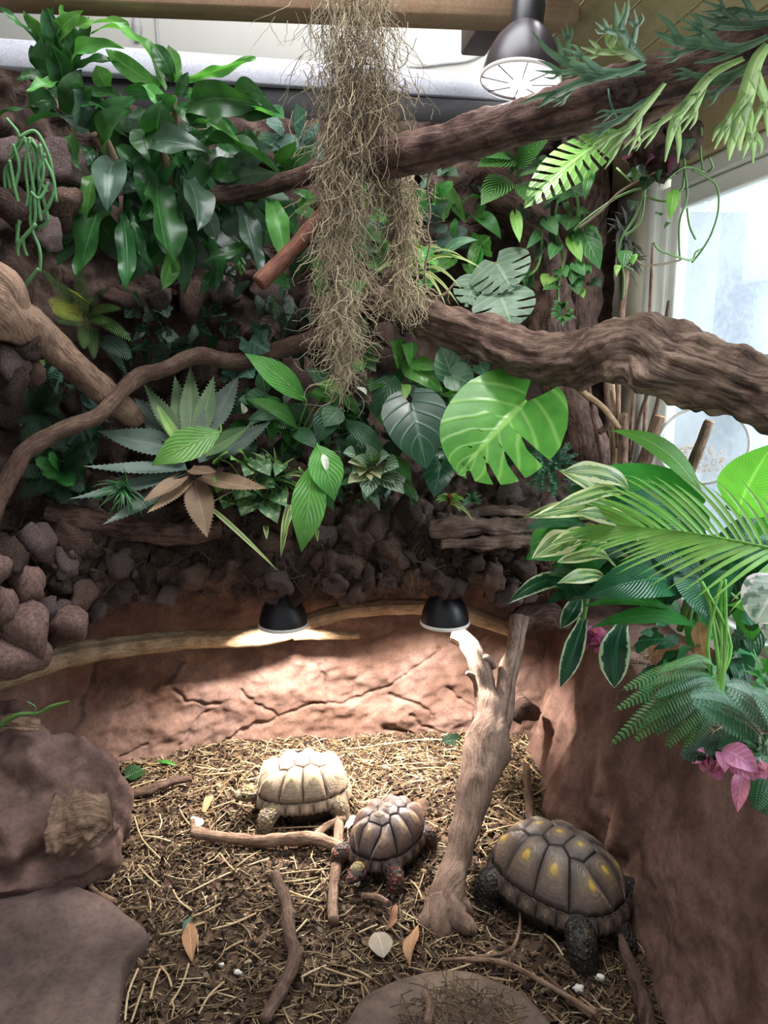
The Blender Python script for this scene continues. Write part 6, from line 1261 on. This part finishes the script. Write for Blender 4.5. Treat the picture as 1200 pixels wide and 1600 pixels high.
# root hairs on the ledge
mb = MB()
for i in range(330):
    X = RP.uniform(-1.15, .55); q = led(X, RP.uniform(.24, .6))+V((0, -.035, 0)); d = V((RP.gauss(0, .5), -.2, RP.gauss(-.6, .5))).normalized(); L = RP.uniform(.02, .08)
    straw(mb, q, L, .0009, math.atan2(d.y, d.x), math.asin(max(-1, min(1, d.z))), RP.gauss(0, .6), RP.uniform(.1, .55))
tag(mb.build('root_hairs', M['straw']), 'fine roots and fibres hanging from the rock ledge', 'roots', kind='stuff')
# ------------------------------------------------------------------ fuller foliage
def filler(name, label, root, Y, region, n, size, mats, shapes, lob=0., down=.5, stem=False):
    p = Plant(name, label, *root, Y, mats[0]); x0, y0, x1, y1 = region
    for i in range(n):
        x, y = RP.uniform(x0, x1), RP.uniform(y0, y1); a = RP.uniform(0, 6.28); s = RP.uniform(*size); dy = math.sin(a)*s+down*s
        k = dict(Yb=Y-RP.uniform(0, .06), Yt=Y-RP.uniform(.04, .12), m=RP.choice(mats), roll=RP.uniform(-.7, .7), stem=stem)
        if RP.random() < lob: p.LOB(x, y, x+math.cos(a)*s, y+dy, s*1.2, nl=5, deep=.28, **k)
        else: p.L(x, y, x+math.cos(a)*s, y+dy, s*RP.uniform(.5, .7), shape=RP.choice(shapes), bow=RP.uniform(.05, .2), wave=.04, twist=RP.uniform(-.4, .4), **k)
    return p
filler('creeping_fig', 'dark creeping leaves on the rock between the moss and the agave', (420, 520), 2.72, (400, 440, 500, 560), 26, (14, 30), ['ivy_dark', 'lily_dark', 'ivy_dark'], ['ovate', 'heart'], .5)
filler('creeping_fig', 'shaded leaves clinging to the rock above the vine branch', (240, 540), 2.66, (190, 500, 330, 570), 22, (12, 28), ['ivy_dark', 'fern_dark'], ['ovate', 'heart'], .5)
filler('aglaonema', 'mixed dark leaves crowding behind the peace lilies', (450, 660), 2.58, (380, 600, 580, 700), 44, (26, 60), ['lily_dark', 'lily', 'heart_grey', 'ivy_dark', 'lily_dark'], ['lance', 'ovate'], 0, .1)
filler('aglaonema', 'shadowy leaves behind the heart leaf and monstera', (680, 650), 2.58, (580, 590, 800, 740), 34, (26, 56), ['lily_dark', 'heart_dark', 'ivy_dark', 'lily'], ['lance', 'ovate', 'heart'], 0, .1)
filler('wall_vine', 'green vine leaves between the upper branch and the thick branch', (600, 380), 2.78, (560, 290, 760, 450), 46, (16, 40), ['lily', 'lily_dark', 'fern_bright', 'heart_green', 'ivy_dark'], ['lance', 'ovate', 'heart'], .1)
filler('wall_vine', 'leafy vine around the dark trunk top', (840, 360), 2.68, (790, 310, 930, 420), 22, (14, 30), ['pothos', 'ivy_dark', 'lily_dark'], ['heart', 'ovate'], .1)
filler('leafy_shrub', 'green leaves on the wall under the thin branch', (420, 350), 2.62, (330, 310, 500, 440), 26, (24, 50), ['drac', 'lily_dark', 'lily', 'ivy_dark'], ['strap', 'lance'], .1, .7)
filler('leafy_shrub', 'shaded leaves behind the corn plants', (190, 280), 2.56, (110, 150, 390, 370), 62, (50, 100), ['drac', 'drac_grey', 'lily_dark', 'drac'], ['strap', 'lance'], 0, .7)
filler('ground_cover', 'small leaves along the ledge behind the logs', (560, 780), 2.46, (330, 730, 640, 790), 40, (12, 30), ['marble', 'lily_dark', 'fittonia', 'pothos', 'ivy_dark'], ['ovate', 'heart', 'lance'], .1, .5)
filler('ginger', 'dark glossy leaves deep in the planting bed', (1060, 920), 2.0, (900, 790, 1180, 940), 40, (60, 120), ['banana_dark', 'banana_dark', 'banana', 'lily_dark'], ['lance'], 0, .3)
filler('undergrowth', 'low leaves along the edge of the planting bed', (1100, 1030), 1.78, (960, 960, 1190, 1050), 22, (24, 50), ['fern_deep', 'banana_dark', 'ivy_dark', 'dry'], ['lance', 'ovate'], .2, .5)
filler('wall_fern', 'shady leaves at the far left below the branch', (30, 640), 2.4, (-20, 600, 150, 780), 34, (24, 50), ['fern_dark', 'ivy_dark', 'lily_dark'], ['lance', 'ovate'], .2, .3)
